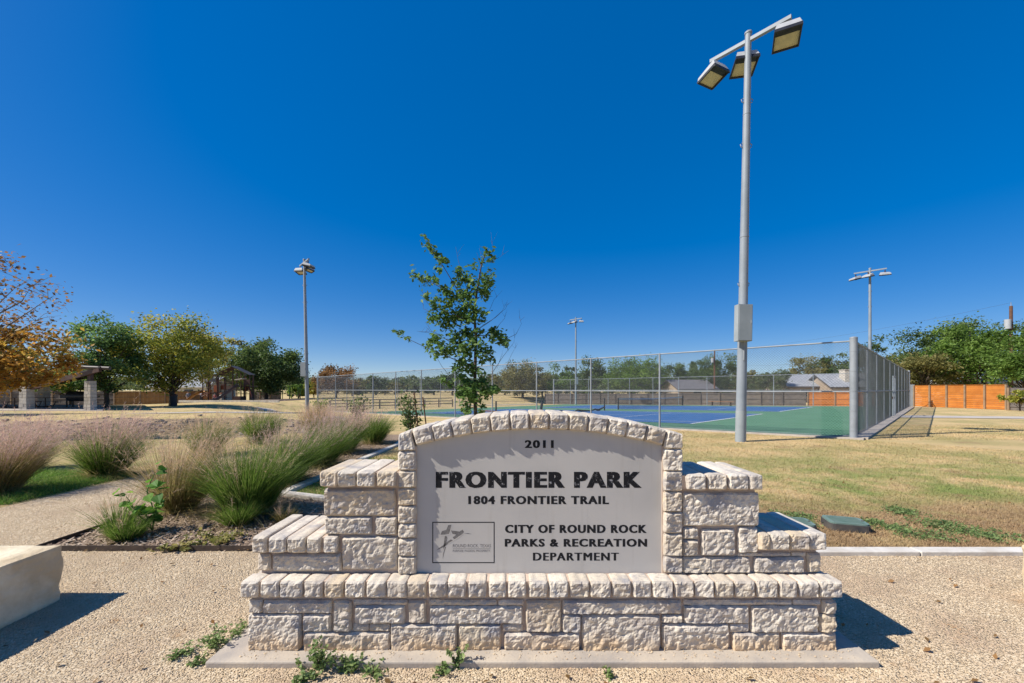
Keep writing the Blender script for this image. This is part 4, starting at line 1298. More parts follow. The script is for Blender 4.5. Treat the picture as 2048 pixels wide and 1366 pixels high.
def muhly(label, x, y, rad_, hgt, seed, nb=1500, npl=260, tan=0.0, wind=(0.10, 0.03), plume='plume', plh=1.25, group="pink muhly grass clumps"):
    g = np.random.default_rng(seed)
    root = thing("muhly_plant", label, "plant", (x, y, gz(x, y)), 0, group)
    def strands(n_, base_r, lean_lo, lean_hi, l_lo, l_hi, droop, k, w0):
        az = g.random(n_) * 6.283
        rr_ = base_r * np.sqrt(g.random(n_))
        b = np.stack([np.cos(az) * rr_, np.sin(az) * rr_, np.zeros(n_)], 1)
        az2 = az + g.normal(0, 0.5, n_)
        tuft = np.array([noise.noise((math.cos(a_) * 1.6 + seed, math.sin(a_) * 1.6, r_ * 5.0)) for a_, r_ in zip(az, rr_)])
        lean = np.clip(lean_lo + (lean_hi - lean_lo) * g.random(n_) ** 0.8 * (1 + 0.6 * tuft), 0.02, 1.2)
        L_ = (l_lo + (l_hi - l_lo) * g.random(n_)) * (1 + 0.28 * tuft)
        droop = droop * (0.5 + 1.6 * g.random((n_, 1)) ** 2)
        out = np.stack([np.cos(az2), np.sin(az2)], 1)
        t = np.linspace(0, 1, k)
        hor = (np.sin(lean)[:, None] * t[None] + droop * np.sin(lean)[:, None] * t[None] ** 2.4) * L_[:, None]
        ver = (np.cos(lean)[:, None] * t[None] - droop * 0.55 * (0.25 + np.sin(lean)[:, None]) * t[None] ** 2.6) * L_[:, None]
        p = np.zeros((n_, k, 3))
        p[:, :, 0] = b[:, 0, None] + out[:, 0, None] * hor + wind[0] * L_[:, None] * t[None] ** 1.8 * (0.5 + g.random((n_, 1)))
        p[:, :, 1] = b[:, 1, None] + out[:, 1, None] * hor + wind[1] * L_[:, None] * t[None] ** 1.8
        p[:, :, 2] = np.maximum(ver, 0.01)
        sa_ = g.random(n_) * 6.283
        side = np.stack([np.cos(sa_), np.sin(sa_), np.zeros(n_)], 1)
        w = w0 * (1 - 0.85 * t[None]) * (0.7 + 0.6 * g.random((n_, 1)))
        return p, w, side
    p, w, side = strands(nb, rad_ * 0.40, 0.03, 0.62, hgt * 0.50, hgt * 1.02, 0.34, 6, 0.0026 + 0.00024 * y)
    Vb, Fb = tri_strip(p, w, side)
    me_ = npmesh("blades", Vb, Fb, np.repeat(np.clip(g.normal(0.45 + 0.15 * tan, 0.25, nb), 0, 1), 12))
    link("blades", me_, 'blade_tan' if tan > 0.5 else 'blade_green', root)
    # dead thatch drooping round the foot
    nt_ = nb // 5
    p, w, side = strands(nt_, rad_ * 0.5, 0.5, 1.15, hgt * 0.25, hgt * 0.6, 0.9, 6, 0.0026 + 0.00024 * y)
    Vb, Fb = tri_strip(p, w, side)
    link("thatch", npmesh("thatch", Vb, Fb, np.repeat(np.clip(g.normal(0.75, 0.2, nt_), 0, 1), 12)), 'blade_tan', root)
    # flowering stems with airy panicles
    p, w, side = strands(npl, rad_ * 0.34, 0.04, 0.55, hgt * 0.92, hgt * plh, 0.16, 6, 0.0011 + 0.0001 * y)
    Vb, Fb = tri_strip(p, w, side)
    nh = 24
    tt = 0.52 + 0.48 * g.random((npl, nh)) ** 0.9
    idx = np.clip(tt * 5, 0, 4.999); i0 = idx.astype(int); fr = (idx - i0)[:, :, None]
    ar = np.arange(npl)[:, None]
    hb = p[ar, i0] * (1 - fr) + p[ar, np.minimum(i0 + 1, 5)] * fr
    dirn = p[ar, np.minimum(i0 + 1, 5)] - p[ar, i0]
    dirn /= np.linalg.norm(dirn, axis=2, keepdims=True) + 1e-9
    hd = dirn * 0.8 + g.normal(0, 0.45, (npl, nh, 3))
    hd /= np.linalg.norm(hd, axis=2, keepdims=True)
    hl = (0.05 + 0.09 * g.random((npl, nh, 1))) * (1.15 - tt[:, :, None] * 0.55)
    sw = g.normal(0, 1, (npl, nh, 3)); sw /= np.linalg.norm(sw, axis=2, keepdims=True)
    ww = 0.0011 + 0.00013 * y
    A_ = hb - sw * ww; B_ = hb + sw * ww; C_ = hb + hd * hl
    Vh = np.stack([A_, B_, C_], 2).reshape(-1, 3)
    # stems as triangles to share one mesh with the hairs
    Ft = np.concatenate([Fb[:, [0, 1, 2]], Fb[:, [0, 2, 3]], np.arange(len(Vh)).reshape(-1, 3) + len(Vb)])
    shd = np.concatenate([np.full(len(Vb), 0.25), np.repeat(g.random(npl * nh), 3)])
    link("plumes", npmesh("plumes", np.concatenate([Vb, Vh]), Ft, shd), plume, root)
    return root
muhly("pink-plumed grass clump cut off by the left edge of the photo", -7.3, 5.75, 0.42, 0.95, 31, 2000, 420, tan=0.6)
muhly("wide pink-plumed grass clump with a dark base across the gravel path", -7.0, 7.0, 0.45, 1.0, 32, 2200, 420, tan=0.2)
muhly("tan-plumed grass clump right behind the broad-leaved seedling", -4.05, 4.95, 0.34, 0.98, 33, 1300, 240, tan=0.7, plume='plume_tan', wind=(0.16, 0.05))
muhly("large bright green grass fountain nearest the sign's left step", -3.15, 4.85, 0.46, 0.98, 34, 3400, 90, plume='plume_tan', wind=(0.08, 0.0))
muhly("green grass clump with faint pink haze beside the pale stone kerb", -3.62, 6.5, 0.44, 0.95, 35, 2800, 150, wind=(0.14, 0))
muhly("second green clump along the kerb, just beyond the hazy one", -3.72, 7.9, 0.44, 0.98, 36, 2600, 150)
muhly("grass clump with the pinkest plumes, in front of the grey boulder", -3.95, 9.5, 0.45, 1.05, 37, 2200, 330)
muhly("last green grass clump in the kerb row, nearest the staked sapling", -3.85, 11.2, 0.45, 0.95, 38, 2400, 90)
muhly("upright green grass clump beyond the path, below the playground", -7.1, 11.4, 0.48, 0.98, 39, 2400, 110, plume='plume_tan')
muhly("pale hazy grass clump on the far side of the path, right of the pink ones", -6.95, 9.2, 0.42, 0.92, 40, 1700, 200, tan=0.4, plume='plume_tan')
muhly("tan feathery grass clump in front of the left floodlight pole", -6.4, 13.2, 0.45, 1.0, 41, 1200, 320, tan=0.7, plume='plume_tan')
muhly("low pink-tinged clump between the two pink-plumed ones at left", -9.1, 7.6, 0.40, 0.95, 42, 1100, 320, tan=0.5)
muhly("sparse young grass tuft with thin upright stems by the mulch edge", -4.0, 4.12, 0.16, 0.50, 43, 330, 14, plume='plume_tan', wind=(0.08, 0), plh=1.1, group="small grass tufts in the mulch")
muhly("short bright green grass tuft at the front corner of the mulch bed", -3.82, 4.02, 0.22, 0.26, 44, 900, 0 + 2, plume='plume_tan', wind=(0.15, 0), plh=1.0, group="small grass tufts in the mulch")
muhly("small yellowing grass tuft in the mulch behind the sign's lowest left step", -2.55, 4.55, 0.16, 0.22, 45, 420, 6, tan=0.8, plume='plume_tan', wind=(0.1, 0), plh=1.1, group="small grass tufts in the mulch")
muhly("low drooping green tuft at the foot of the big green fountain grass", -3.0, 4.45, 0.25, 0.34, 46, 900, 4, plume='plume_tan', wind=(0.12, -0.1), plh=1.0, group="small grass tufts in the mulch")

def leaves_np(cent, sizes, g, upbias=0.5, lenr=1.6):
    """folded leaf (4 verts, 2 quads as tris) at each centre"""
    n_ = len(cent)
    d = g.normal(0, 1, (n_, 3)); d[:, 2] *= 0.6; d /= np.linalg.norm(d, axis=1, keepdims=True)
    nrm = g.normal(0, 1, (n_, 3)) + np.array((0, 0, upbias)) * 2
    s = np.cross(d, nrm); s /= np.linalg.norm(s, axis=1, keepdims=True) + 1e-9
    up = np.cross(s, d)
    L_ = sizes[:, None] * lenr * 0.5; W_ = sizes[:, None] * 0.5
    a = cent - d * L_; c = cent + d * L_
    b = cent + s * W_ + up * W_ * 0.25 + d * L_ * 0.1; e = cent - s * W_ + up * W_ * 0.25 + d * L_ * 0.1
    Vv = np.stack([a, b, c, e], 1).reshape(-1, 3)
    k = np.arange(n_)[:, None] * 4
    Ff = np.concatenate([k + np.array([[0, 1, 2]]), k + np.array([[0, 2, 3]])])
    return Vv, Ff

def weed(label, x, y, z, r_, h_, n_, seed, mat='weed', size=0.018, name="weed", cat="weed", group="weeds by the sign footing", stems=7):
    g = np.random.default_rng(seed); q_ = random.Random(seed)
    root = thing(name, label, cat, (x, y, z), 0, group)
    sm = MB(); cents = []
    for k in range(stems):
        a_ = q_.uniform(0, 6.28); rr_ = r_ * q_.uniform(0.35, 1.0); hh = h_ * q_.uniform(0.4, 1.0)
        pts = [Vector((0, 0, 0)), Vector((math.cos(a_) * rr_ * 0.5, math.sin(a_) * rr_ * 0.5, hh * 0.6)), Vector((math.cos(a_) * rr_, math.sin(a_) * rr_, hh))]
        sm.tube(pts, [0.003, 0.0022, 0.001], 4)
        for j in range(max(1, n_ // stems)):
            t = q_.random() ** 0.7
            p = pts[0].lerp(pts[1], t * 2) if t < 0.5 else pts[1].lerp(pts[2], t * 2 - 1)
            cents.append((p.x + q_.gauss(0, 0.1) * r_, p.y + q_.gauss(0, 0.1) * r_, max(0.006, p.z + q_.gauss(0, 0.012))))
    sm.build("stem", 'twig', root)
    c_ = np.array(cents)
    Vv, Ff = leaves_np(c_, size * (0.6 + 0.8 * g.random(len(c_))), g, 0.8)
    link("leaves", npmesh("leaves", Vv, Ff, np.repeat(g.random(len(c_)), 4)), mat, root)
    return root
def gxy(u, v): 
    y = CAM_H * F / (v - 779); return px(u, y), y
for (lab, u, v, r_, h_, n_) in (
    ("bushy green weed left of the footing's corner, tallest of its cluster", 425, 1298, 0.10, 0.11, 240),
    ("flat green weed farthest left on the gravel beside the footing", 362, 1312, 0.09, 0.035, 130),
    ("green weed creeping along the left edge of the footing", 465, 1288, 0.11, 0.06, 190),
    ("green weed at the sign's lower left corner", 487, 1264, 0.05, 0.05, 70),
    ("small low weed just left of the footing's front corner", 393, 1332, 0.06, 0.04, 80)):
    wx, wy = gxy(u, v)
    weed(lab, wx, wy, 0.006, r_, h_, n_, int(u), size=0.013)
for (lab, u, v, z, r_, h_, n_) in (
    ("upright weed rising over the footing below the sign's left half", 640, 1338, 0.0, 0.09, 0.16, 240),
    ("dense dark green weed at the footing's front edge, right of the upright one", 690, 1345, 0.0, 0.10, 0.07, 230),
    ("weed spreading toward the camera below the sign's left half", 610, 1357, 0.0, 0.10, 0.05, 180),
    ("thin sprawling weed between the two larger weed clusters in front", 748, 1348, 0.0, 0.09, 0.035, 110),
    ("slender weed standing at the footing below the 2011 panel's left", 915, 1340, 0.0, 0.06, 0.12, 120),
    ("low weed at the bottom edge of the photo near the slender weed", 885, 1352, 0.0, 0.07, 0.04, 100),
    ("tiny weed alone on the gravel at the bottom right of centre", 1216, 1356, 0.0, 0.035, 0.035, 45)):
    y_ = CAM_H * F / (v - 779); wx = px(u, y_)
    weed(lab, wx, y_, 0.006, r_, h_, n_, int(u) + 7, size=0.014)
for (lab, u, v, r_, h_, n_, mt) in (
    ("yellowing ground weed in the mulch in front of the green grasses", 430, 1088, 0.28, 0.09, 330, 'weed_dry'),
    ("yellow-green ground weed at the mulch edge, left of the yellowing one", 360, 1098, 0.22, 0.06, 240, 'weed_dry'),
    ("yellow-green weed in the mulch next to the sign's lowest left step", 545, 1040, 0.16, 0.10, 200, 'weed_dry')):
    wx, wy = gxy(u, v)
    weed(lab, wx, wy, 0.012, r_, h_, n_, int(u), mt, 0.026, group="weeds in the mulch bed", stems=11)
for (lab, u, v, r_, n_) in (
    ("dark green clover patch farthest back on the bare soil", 1812, 1026, 0.26, 420),
    ("dark green clover patch right of the full-view valve box", 1770, 1053, 0.26, 460),
    ("long green clover patch at right beyond the kerb", 1905, 1058, 0.42, 700),
    ("thin green clover patch near the kerb at right", 1845, 1072, 0.30, 360),
    ("right-hand end of the clover by the kerb", 1985, 1072, 0.30, 420),
    ("green clover patch peeping from behind the sign's right step", 1590, 1038, 0.34, 420)):
    wx, wy = gxy(u, v)
    weed(lab, wx, wy, gz(wx, wy), r_, 0.026, int(n_ * 2.2), int(u), 'weed', 0.017, "clover_patch", "clover", "clover patches in the lawn", stems=26)

# broad-leaved seedling
sx, sy = -3.80, 4.28
sd_root = thing("broad_leaved_seedling", "bright green seedling with large leaves in front of the tan grass clump", "plant", (sx, sy, 0.01))
sm = MB(); q_ = random.Random(4); lv, lf, lsh = [], [], []
stems = [[(0, 0, 0), (0.02, 0, 0.2), (-0.04, -0.02, 0.42), (0.02, 0, 0.60)], [(0, 0, 0), (-0.08, -0.05, 0.16), (-0.2, -0.08, 0.38)], [(0, 0, 0), (0.08, -0.05, 0.18), (0.10, -0.06, 0.40)], [(0, 0, 0), (0.02, -0.10, 0.2), (-0.06, -0.12, 0.3)]]
leaf2d = [(0, 0), (0.32, 0.12), (0.46, 0.42), (0.30, 0.72), (0.12, 0.90), (0, 1.08), (-0.12, 0.90), (-0.30, 0.72), (-0.46, 0.42), (-0.32, 0.12)]
for st_ in stems:
    sm.tube(st_, [0.006] * (len(st_) - 1) + [0.003], 5)
    for k in range(11):
        t = 0.25 + 0.75 * k / 8
        i_ = min(int(t * (len(st_) - 1)), len(st_) - 2); fr_ = t * (len(st_) - 1) - i_
        p = Vector(st_[i_]).lerp(Vector(st_[i_ + 1]), fr_)
        a_ = q_.uniform(0, 6.28); el_ = q_.uniform(-0.5, 0.5); s_ = q_.uniform(0.08, 0.135)
        d = Vector((math.cos(a_) * math.cos(el_), math.sin(a_) * math.cos(el_), math.sin(el_)))
        s2 = d.cross(Vector((q_.gauss(0, 0.3), q_.gauss(0, 0.3) - 0.5, 1))).normalized(); up = s2.cross(d)
        m_ = MB()
        m_.add([p + d * (b * s_ + 0.015) + s2 * (a * s_) + up * (abs(a) * 0.25 * s_ - 0.2 * b * b * s_) for a, b in leaf2d], [(0, 1, 2, 3, 4, 5), (0, 5, 6, 7, 8, 9)])
        me_ = m_.mesh("leaf"); at_ = me_.attributes.new("shade", 'FLOAT', 'POINT'); at_.data.foreach_set("value", [min(1, max(0, q_.gauss(0.5, 0.28)))] * 10)
        link("leaf", me_, 'leaf_seedling', sd_root)
sm.build("stem", 'weed' if False else 'green_paint', sd_root)

# fallen leaves and bits of litter on gravel and lawn
g = np.random.default_rng(77)
n_ = 520
yy = 2.0 + g.random(n_) ** 1.3 * 9.0; xx = (g.random(n_) * 2 - 1) * 1.3 * yy
k_ = ~((xx > -1.7) & (xx < 2.0) & (yy > 2.1) & (yy < 3.0)) & ~pip(MULCH, xx, yy)
xx, yy = xx[k_], yy[k_]
cen = np.stack([xx, yy, ground_z(xx, yy) + 0.022], 1)
Vv, Ff = leaves_np(cen, 0.012 + 0.018 * g.random(len(cen)), g, 2.5)
tag(link("fallen_leaves", npmesh("fallen_leaves", Vv, Ff, np.repeat(g.random(len(cen)), 4)), 'leaf_rust'), "scattered dry fallen leaves on the gravel and lawn", "leaves", kind="stuff")

# ------------------------------------------------------------------ trees
def limb(mb_, a, b, r0, r1, q_, n=5, wob=0.06, sides=6):
    a, b = Vector(a), Vector(b)
    L_ = (b - a).length
    pts, rs = [], []
    for i in range(n + 1):
        t = i / n
        p = a.lerp(b, t)
        if 0 < i < n: p += Vector((q_.gauss(0, wob), q_.gauss(0, wob), q_.gauss(0, wob * 0.6))) * L_ * 0.5
        p.z += 0.06 * L_ * math.sin(math.pi * t)
        pts.append(p); rs.append(r0 + (r1 - r0) * t)
    mb_.tube(pts, rs, sides, cap=False)
    return pts

def tree(label, x, y, height, rx, crown_lo, trunk_r, mat, n_leaf, size, seed, ry=None, bark='bark', name="tree", cat="tree", group="trees round the park",
         clumps=46, bare=0.0, z=None, rag=0.35, topk=1.0, lean=(0, 0), gap=0.0, spread=0.135):
    q_ = random.Random(seed); g = np.random.default_rng(seed)
    z = gz(x, y) if z is None else z
    root = thing(name, label, cat, (x, y, z), 0, group)
    ry = ry or rx
    rz = (height - crown_lo) / 2; cz = crown_lo + rz
    tb = MB()
    top = Vector((lean[0], lean[1], crown_lo + rz * 0.7))
    tp = limb(tb, (0, 0, -0.15), top, trunk_r, trunk_r * 0.4, q_, 6, 0.03, 9)
    cl = []
    tries = 0
    while len(cl) < clumps and tries < clumps * 20:
        tries += 1
        d = Vector((q_.gauss(0, 1), q_.gauss(0, 1), q_.gauss(0, 1))).normalized()
        r_ = q_.random() ** (1 / 2.6)
        lob = 1 + rag * noise.noise(d * 1.7 + Vector((seed * 1.3, seed, 0)))
        p = Vector((d.x * rx * r_ * lob, d.y * ry * r_ * lob, d.z * rz * r_ * lob * (topk if d.z > 0 else 1.0)))
        p += Vector((lean[0], lean[1], cz))
        if p.z < crown_lo * 0.9: continue
        if gap and noise.noise(p * (1.6 / max(rx, 1)) + Vector((seed, 3, 1))) < -0.35 + gap * 0.4 - 0.2: continue
        cl.append(p)
    for i, p in enumerate(cl):
        if i % 2 == 0 or bare:
            t = min(0.97, max(0.30, (p.z - crown_lo * 0.6) / (height) * 0.9))
            k = t * (len(tp) - 1); i0 = min(int(k), len(tp) - 2)
            st_ = tp[i0].lerp(tp[i0 + 1], k - i0)
            limb(tb, st_, p, trunk_r * 0.30, trunk_r * 0.05, q_, 4, 0.08, 5)
            if bare and q_.random() < bare:
                for _ in range(4):
                    e = p + Vector((q_.gauss(0, 1), q_.gauss(0, 1), q_.gauss(0.3, 0.6))) * rx * 0.28
                    limb(tb, p, e, trunk_r * 0.06, trunk_r * 0.02, q_, 3, 0.08, 4)
    tb.build("trunk", bark, root, True)
    C_ = np.array([tuple(p) for p in cl])
    n_leaf = int(n_leaf * 1.5)
    per = g.integers(0, len(cl), n_leaf)
    sig = spread * min(rx, rz * 1.3) * (0.6 + 0.8 * g.random(len(cl)))
    off = g.normal(0, 1, (n_leaf, 3)) * sig[per][:, None] * np.array((1, 1, 0.75))
    cen = C_[per] + off
    ok = cen[:, 2] > crown_lo * 0.75
    cen = cen[ok]; per = per[ok]
    Vv, Ff = leaves_np(cen, size * 0.78 * (0.55 + 0.9 * g.random(len(cen))), g, 0.45)
    tone = np.clip(0.5 + 0.20 * g.normal(0, 1, len(cl)), 0, 1)[per]
    shd = np.clip(tone + g.normal(0, 0.22, len(cen)), 0, 1)
    link("crown", npmesh("crown", Vv, Ff, np.repeat(shd, 4)), mat, root)
    return root

def tree_at(label, u, y, vtop, vlow, wpx, trunk_r, mat, n_leaf, size, seed, **kw):
    """tree from its bearing, distance, and the apparent top, crown foot and width"""
    x = px(u, y); zz = gz(x, y)
    H = pz(vtop, y) - zz; lo = max(0.5, pz(vlow, y) - zz)
    return tree(label, x, y, H, wpx * y / F / 2, lo, trunk_r, mat, n_leaf, size, seed, **kw)

# orange sycamore overhanging the left edge
tree("orange autumn sycamore at the left edge of the photo, nearest of the trees", -18.7, 13.6, 4.15, 3.0, 1.6, 0.16, 'leaf_orange', 15000, 0.115, 51, clumps=80, rag=0.25, bark='bark_pale', spread=0.15, ry=2.4)
tree("tall thin sycamore with sparse leaves and bare twigs above the orange one", -21.0, 15.2, 7.7, 2.7, 3.0, 0.17, 'leaf_rust', 3200, 0.11, 52, clumps=60, bare=0.5, rag=0.5, bark='bark_pale', spread=0.12, gap=0.4)
tree("dark green tree half cut off by the left edge, behind the orange sycamore", px(-25, 21), 21.0, 4.2, 2.0, 1.6, 0.14, 'leaf_dark', 3500, 0.13, 53)
tree_at("cool green tree with dark trunk between pavilion and yellow-green tree", 210, 33.5, 634, 785, 118, 0.19, 'leaf_silver', 8500, 0.16, 154, clumps=60, lean=(0.1, 0))
tree_at("bushy low green tree seen under the pavilion roof", 140, 41, 735, 790, 120, 0.16, 'leaf_bright', 5000, 0.18, 55)
tree_at("large yellow-green tree left of the playground", 343, 37.5, 632, 786, 182, 0.24, 'leaf_yellow', 15000, 0.17, 56, clumps=90, rag=0.4)
tree_at("olive twiggy tree between the yellow-green tree and the playground", 415, 60, 645, 775, 70, 0.15, 'leaf_olive', 3600, 0.17, 57, bare=0.4, clumps=40, rag=0.5)
tree_at("yellow-green tree filling the gap behind the playground tower", 452, 74, 700, 785, 90, 0.2, 'leaf_yellow', 5000, 0.24, 157)
tree_at("round dark live oak behind the playground", 533, 64, 690, 786, 128, 0.30, 'leaf_dark', 13000, 0.26, 58, clumps=80, rag=0.2)
tree_at("taller olive tree rising behind the live oak's left side", 505, 72, 662, 775, 70, 0.25, 'leaf_olive', 5000, 0.27, 59, rag=0.5)
tree_at("rusty autumn tree behind the left end of the court fence", 672, 74, 735, 790, 78, 0.22, 'leaf_rust', 6000, 0.24, 60, bare=0.3)
tree_at("small yellow-green tree just right of the left floodlight pole", 628, 78, 762, 796, 30, 0.12, 'leaf_yellow', 1800, 0.25, 61)
tree_at("small green tree just left of the left floodlight pole", 598, 84, 768, 798, 42, 0.15, 'leaf_bright', 2200, 0.28, 62)
tree_at("distant dark tree at the end of the live oak's shadow", 607, 130, 760, 786, 40, 0.3, 'leaf_dark', 2200, 0.45, 63)
far = [(725, 120, 762, 60, 'leaf_grey'), (752, 110, 752, 44, 'leaf_dark'), (790, 125, 765, 66, 'leaf_olive'), (828, 118, 762, 50, 'leaf_grey'), (868, 112, 752, 62, 'leaf_dark'),
       (905, 100, 741, 50, 'leaf_dark'), (938, 118, 760, 60, 'leaf_grey'), (980, 110, 750, 60, 'leaf_olive')]
names_far = ["pale grey-green far tree beyond the left railing", "dark pointed far tree, first dark one right of the railing", "wide olive far tree left of the staked saplings", "grey-green far tree right of the wide olive one",
             "dark round far tree behind the tall staked sapling", "tallest dark far tree just left of the young oak's trunk", "grey-green far tree behind the young oak's trunk", "olive far tree just right of the young oak's trunk"]
for (u, y, vt, w_, mt), nm in zip(far, names_far):
    tree_at(nm, u, y, vt, 793, w_, 0.3, mt, 2600, 0.40, int(u), group="far trees beyond the courts", clumps=34)
tree_at("wide drooping olive tree behind the far court fence, right of the young oak", 1045, 82, 727, 792, 105, 0.3, 'leaf_olive', 9000, 0.24, 70, clumps=70, group="far trees beyond the courts")
tree_at("small bright tree between the drooping olive tree and the middle light pole", 1120, 86, 732, 792, 62, 0.2, 'leaf_bright', 3000, 0.28, 71, group="far trees beyond the courts")
tree_at("dark green tree just right of the middle light pole", 1186, 84, 716, 792, 74, 0.3, 'leaf_dark', 5000, 0.26, 72, group="far trees beyond the courts")
tree_at("broad bright green tree behind the far court fence", 1266, 80, 716, 790, 122, 0.3, 'leaf_bright', 10000, 0.24, 73, clumps=80, rag=0.15, group="far trees beyond the courts")
tree_at("dark brownish tree between the broad green tree and the utility pole", 1346, 84, 722, 790, 76, 0.3, 'leaf_dark', 5000, 0.26, 74, group="far trees beyond the courts")
tree_at("tall dark green tree beside the far utility pole", 1432, 80, 704, 788, 92, 0.3, 'leaf_dark', 6500, 0.25, 75, rag=0.5, group="far trees beyond the courts")
tree_at("grey-green shrubby tree in front of the grey-roofed house", 1542, 62, 742, 790, 96, 0.15, 'leaf_grey', 4200, 0.20, 76, bare=0.3, group="far trees beyond the courts")
tree_at("olive tree rising behind the grey-roofed house", 1618, 96, 716, 776, 96, 0.3, 'leaf_olive', 5000, 0.30, 77, group="far trees beyond the courts")
tree_at("dark tree behind the house chimney", 1678, 92, 710, 778, 80, 0.3, 'leaf_dark', 4500, 0.30, 78, group="far trees beyond the courts")
tree_at("thin dark treetop showing behind the right floodlight pole", 1748, 66, 680, 770, 70, 0.2, 'leaf_dark', 2600, 0.24, 79, bare=0.4, rag=0.6, gap=0.3)
tree_at("low olive tree at the far end of the side fence", 1800, 50, 712, 782, 70, 0.18, 'leaf_olive', 4500, 0.19, 80)
tree_at("dark domed live oak behind the orange fence", 1885, 46, 650, 770, 150, 0.3, 'leaf_dark', 11000, 0.19, 81, clumps=80, rag=0.2)
tree_at("bright green elm over the middle of the orange fence", 1940, 39.5, 648, 772, 130, 0.24, 'leaf_bright', 9000, 0.17, 82, clumps=80)
tree_at("olive tree with bare limbs over the left end of the orange fence", 1850, 40, 705, 775, 90, 0.18, 'leaf_olive', 4500, 0.17, 83, bare=0.3)
tree_at("green tree cut off by the right edge of the photo", 2062, 33, 650, 790, 120, 0.22, 'leaf_bright', 8500, 0.15, 84, clumps=70)
tree_at("dark treetop behind the right-hand utility pole", 2030, 58, 640, 770, 110, 0.3, 'leaf_dark', 5500, 0.22, 85, bare=0.3)
tree_at("leafy shrub at the right end of the orange fence", 2040, 28, 782, 822, 50, 0.05, 'leaf_yellow', 1800, 0.10, 86, name="shrub", cat="shrub", group="shrubs", clumps=24)
tree_at("brownish olive tree just right of the drooping olive one", 1085, 88, 742, 793, 50, 0.25, 'leaf_olive', 3600, 0.28, 1085, group="far trees beyond the courts", clumps=40)
tree_at("dark low tree directly behind the middle light pole", 1150, 92, 740, 793, 56, 0.25, 'leaf_dark', 3600, 0.28, 1150, group="far trees beyond the courts", clumps=40)
tree_at("grey-green tree filling in left of the broad bright tree", 1225, 95, 736, 793, 60, 0.25, 'leaf_grey', 3600, 0.28, 1225, group="far trees beyond the courts", clumps=40)
tree_at("grey-green tree at the right side of the broad bright tree", 1310, 90, 732, 793, 60, 0.25, 'leaf_grey', 3600, 0.28, 1310, group="far trees beyond the courts", clumps=40)
tree_at("dark tree behind the dark-roofed house", 1390, 88, 730, 793, 60, 0.25, 'leaf_dark', 3600, 0.28, 1390, group="far trees beyond the courts", clumps=40)
tree_at("olive tree hidden partly by the near floodlight pole", 1480, 84, 735, 793, 66, 0.25, 'leaf_olive', 3600, 0.28, 1480, group="far trees beyond the courts", clumps=40)
tree_at("grey tree behind the left slope of the grey roof", 1575, 100, 738, 793, 60, 0.25, 'leaf_grey', 3600, 0.28, 1575, group="far trees beyond the courts", clumps=40)
tree_at("hazy grey tree behind the young oak's bare twigs", 1010, 105, 752, 793, 70, 0.25, 'leaf_grey', 3600, 0.28, 1010, group="far trees beyond the courts", clumps=40)
tree_at("olive tree beside the rusty autumn tree", 705, 95, 754, 793, 60, 0.25, 'leaf_olive', 3600, 0.28, 705, group="far trees beyond the courts", clumps=40)
tree_at("broad hazy tree behind the railing's middle", 770, 140, 757, 793, 80, 0.25, 'leaf_grey', 3600, 0.28, 770, group="far trees beyond the courts", clumps=40)
# trees along the horizon: one mass nobody could count
g = np.random.default_rng(90)
n_ = 70000
uu = g.random(n_) * 2300 - 120; yv = 170 + g.random(n_) * 60
hh = (6.6 + 3.4 * np.array([noise.noise((u_ * 0.012, 0.3, 5.0)) for u_ in uu])) * (0.25 + 0.75 * g.random(n_))
cen = np.stack([(uu - 1024) * yv / F, yv, np.maximum(0.2, hh - 0.4)], 1)
Vv, Ff = leaves_np(cen, 0.8 * (0.6 + 0.8 * g.random(n_)), g, 0.4)
tag(link("distant_woodland", npmesh("distant_woodland", Vv, Ff, np.repeat(g.random(n_), 4)), 'leaf_grey'), "hazy grey-green line of distant trees along the horizon", "woodland", kind="stuff")

# young oak behind the sign --------------------------------------------------
TY = 9.6
def tz(zx, zy, dy=0.0):
    u = 760 + zx / 3.413; v = 460 + zy / 3.413
    return Vector((px(u, TY), TY + dy, pz(v, TY)))
base = tz(650, 1400); base.z = gz(base.x, TY)
oak = thing("young_oak_tree", "young green oak with bare right-hand twigs, standing behind the sign", "tree", base)
q_ = random.Random(7); g = np.random.default_rng(7)
tb = MB()
def path(pts, r0, r1, sides=6):
    P_ = [p - base for p in pts]
    n_ = len(P_)
    tb.tube(P_, [r0 + (r1 - r0) * i / (n_ - 1) for i in range(n_)], sides, cap=False)
trunk = [tz(650, 1420), tz(652, 1290), tz(648, 1000), tz(655, 720), tz(640, 560), tz(662, 420), tz(690, 250), tz(722, 150)]
trunk[0].z = base.z - 0.1
path(trunk, 0.052, 0.010, 9)
tb.build("trunk", 'bark', oak, True)
tb = MB()
leafy = [
 ([(640, 560), (520, 395), (440, 262), (385, 190), (320, 60)], 0.014, -0.3),
 ([(610, 500), (430, 395), (350, 352), (280, 330), (212, 268)], 0.012, 0.3),
 ([(645, 640), (520, 590), (420, 560), (335, 590)], 0.013, -0.5),
 ([(650, 740), (540, 760), (450, 780), (360, 760)], 0.013, 0.4),
 ([(648, 930), (500, 880), (400, 840), (300, 795), (205, 750), (100, 690)], 0.013, -0.2),
 ([(655, 720), (740, 715), (790, 720), (845, 775)], 0.012, 0.3),
 ([(650, 860), (720, 830), (770, 880)], 0.010, -0.4),
 ([(648, 1020), (730, 1060), (795, 1100)], 0.010, 0.3),
 ([(648, 1040), (540, 1070), (440, 1030)], 0.010, -0.3),
 ([(650, 480), (720, 420), (755, 350)], 0.010, 0.2),
 ([(675, 330), (740, 300), (760, 285)], 0.007, -0.2),
 ([(690, 270), (650, 260), (640, 235)], 0.006, 0.1),
 ([(652, 1200), (600, 1230), (560, 1260)], 0.006, -0.2),
 ([(652, 1180), (690, 1210), (700, 1240)], 0.006, 0.1),
]
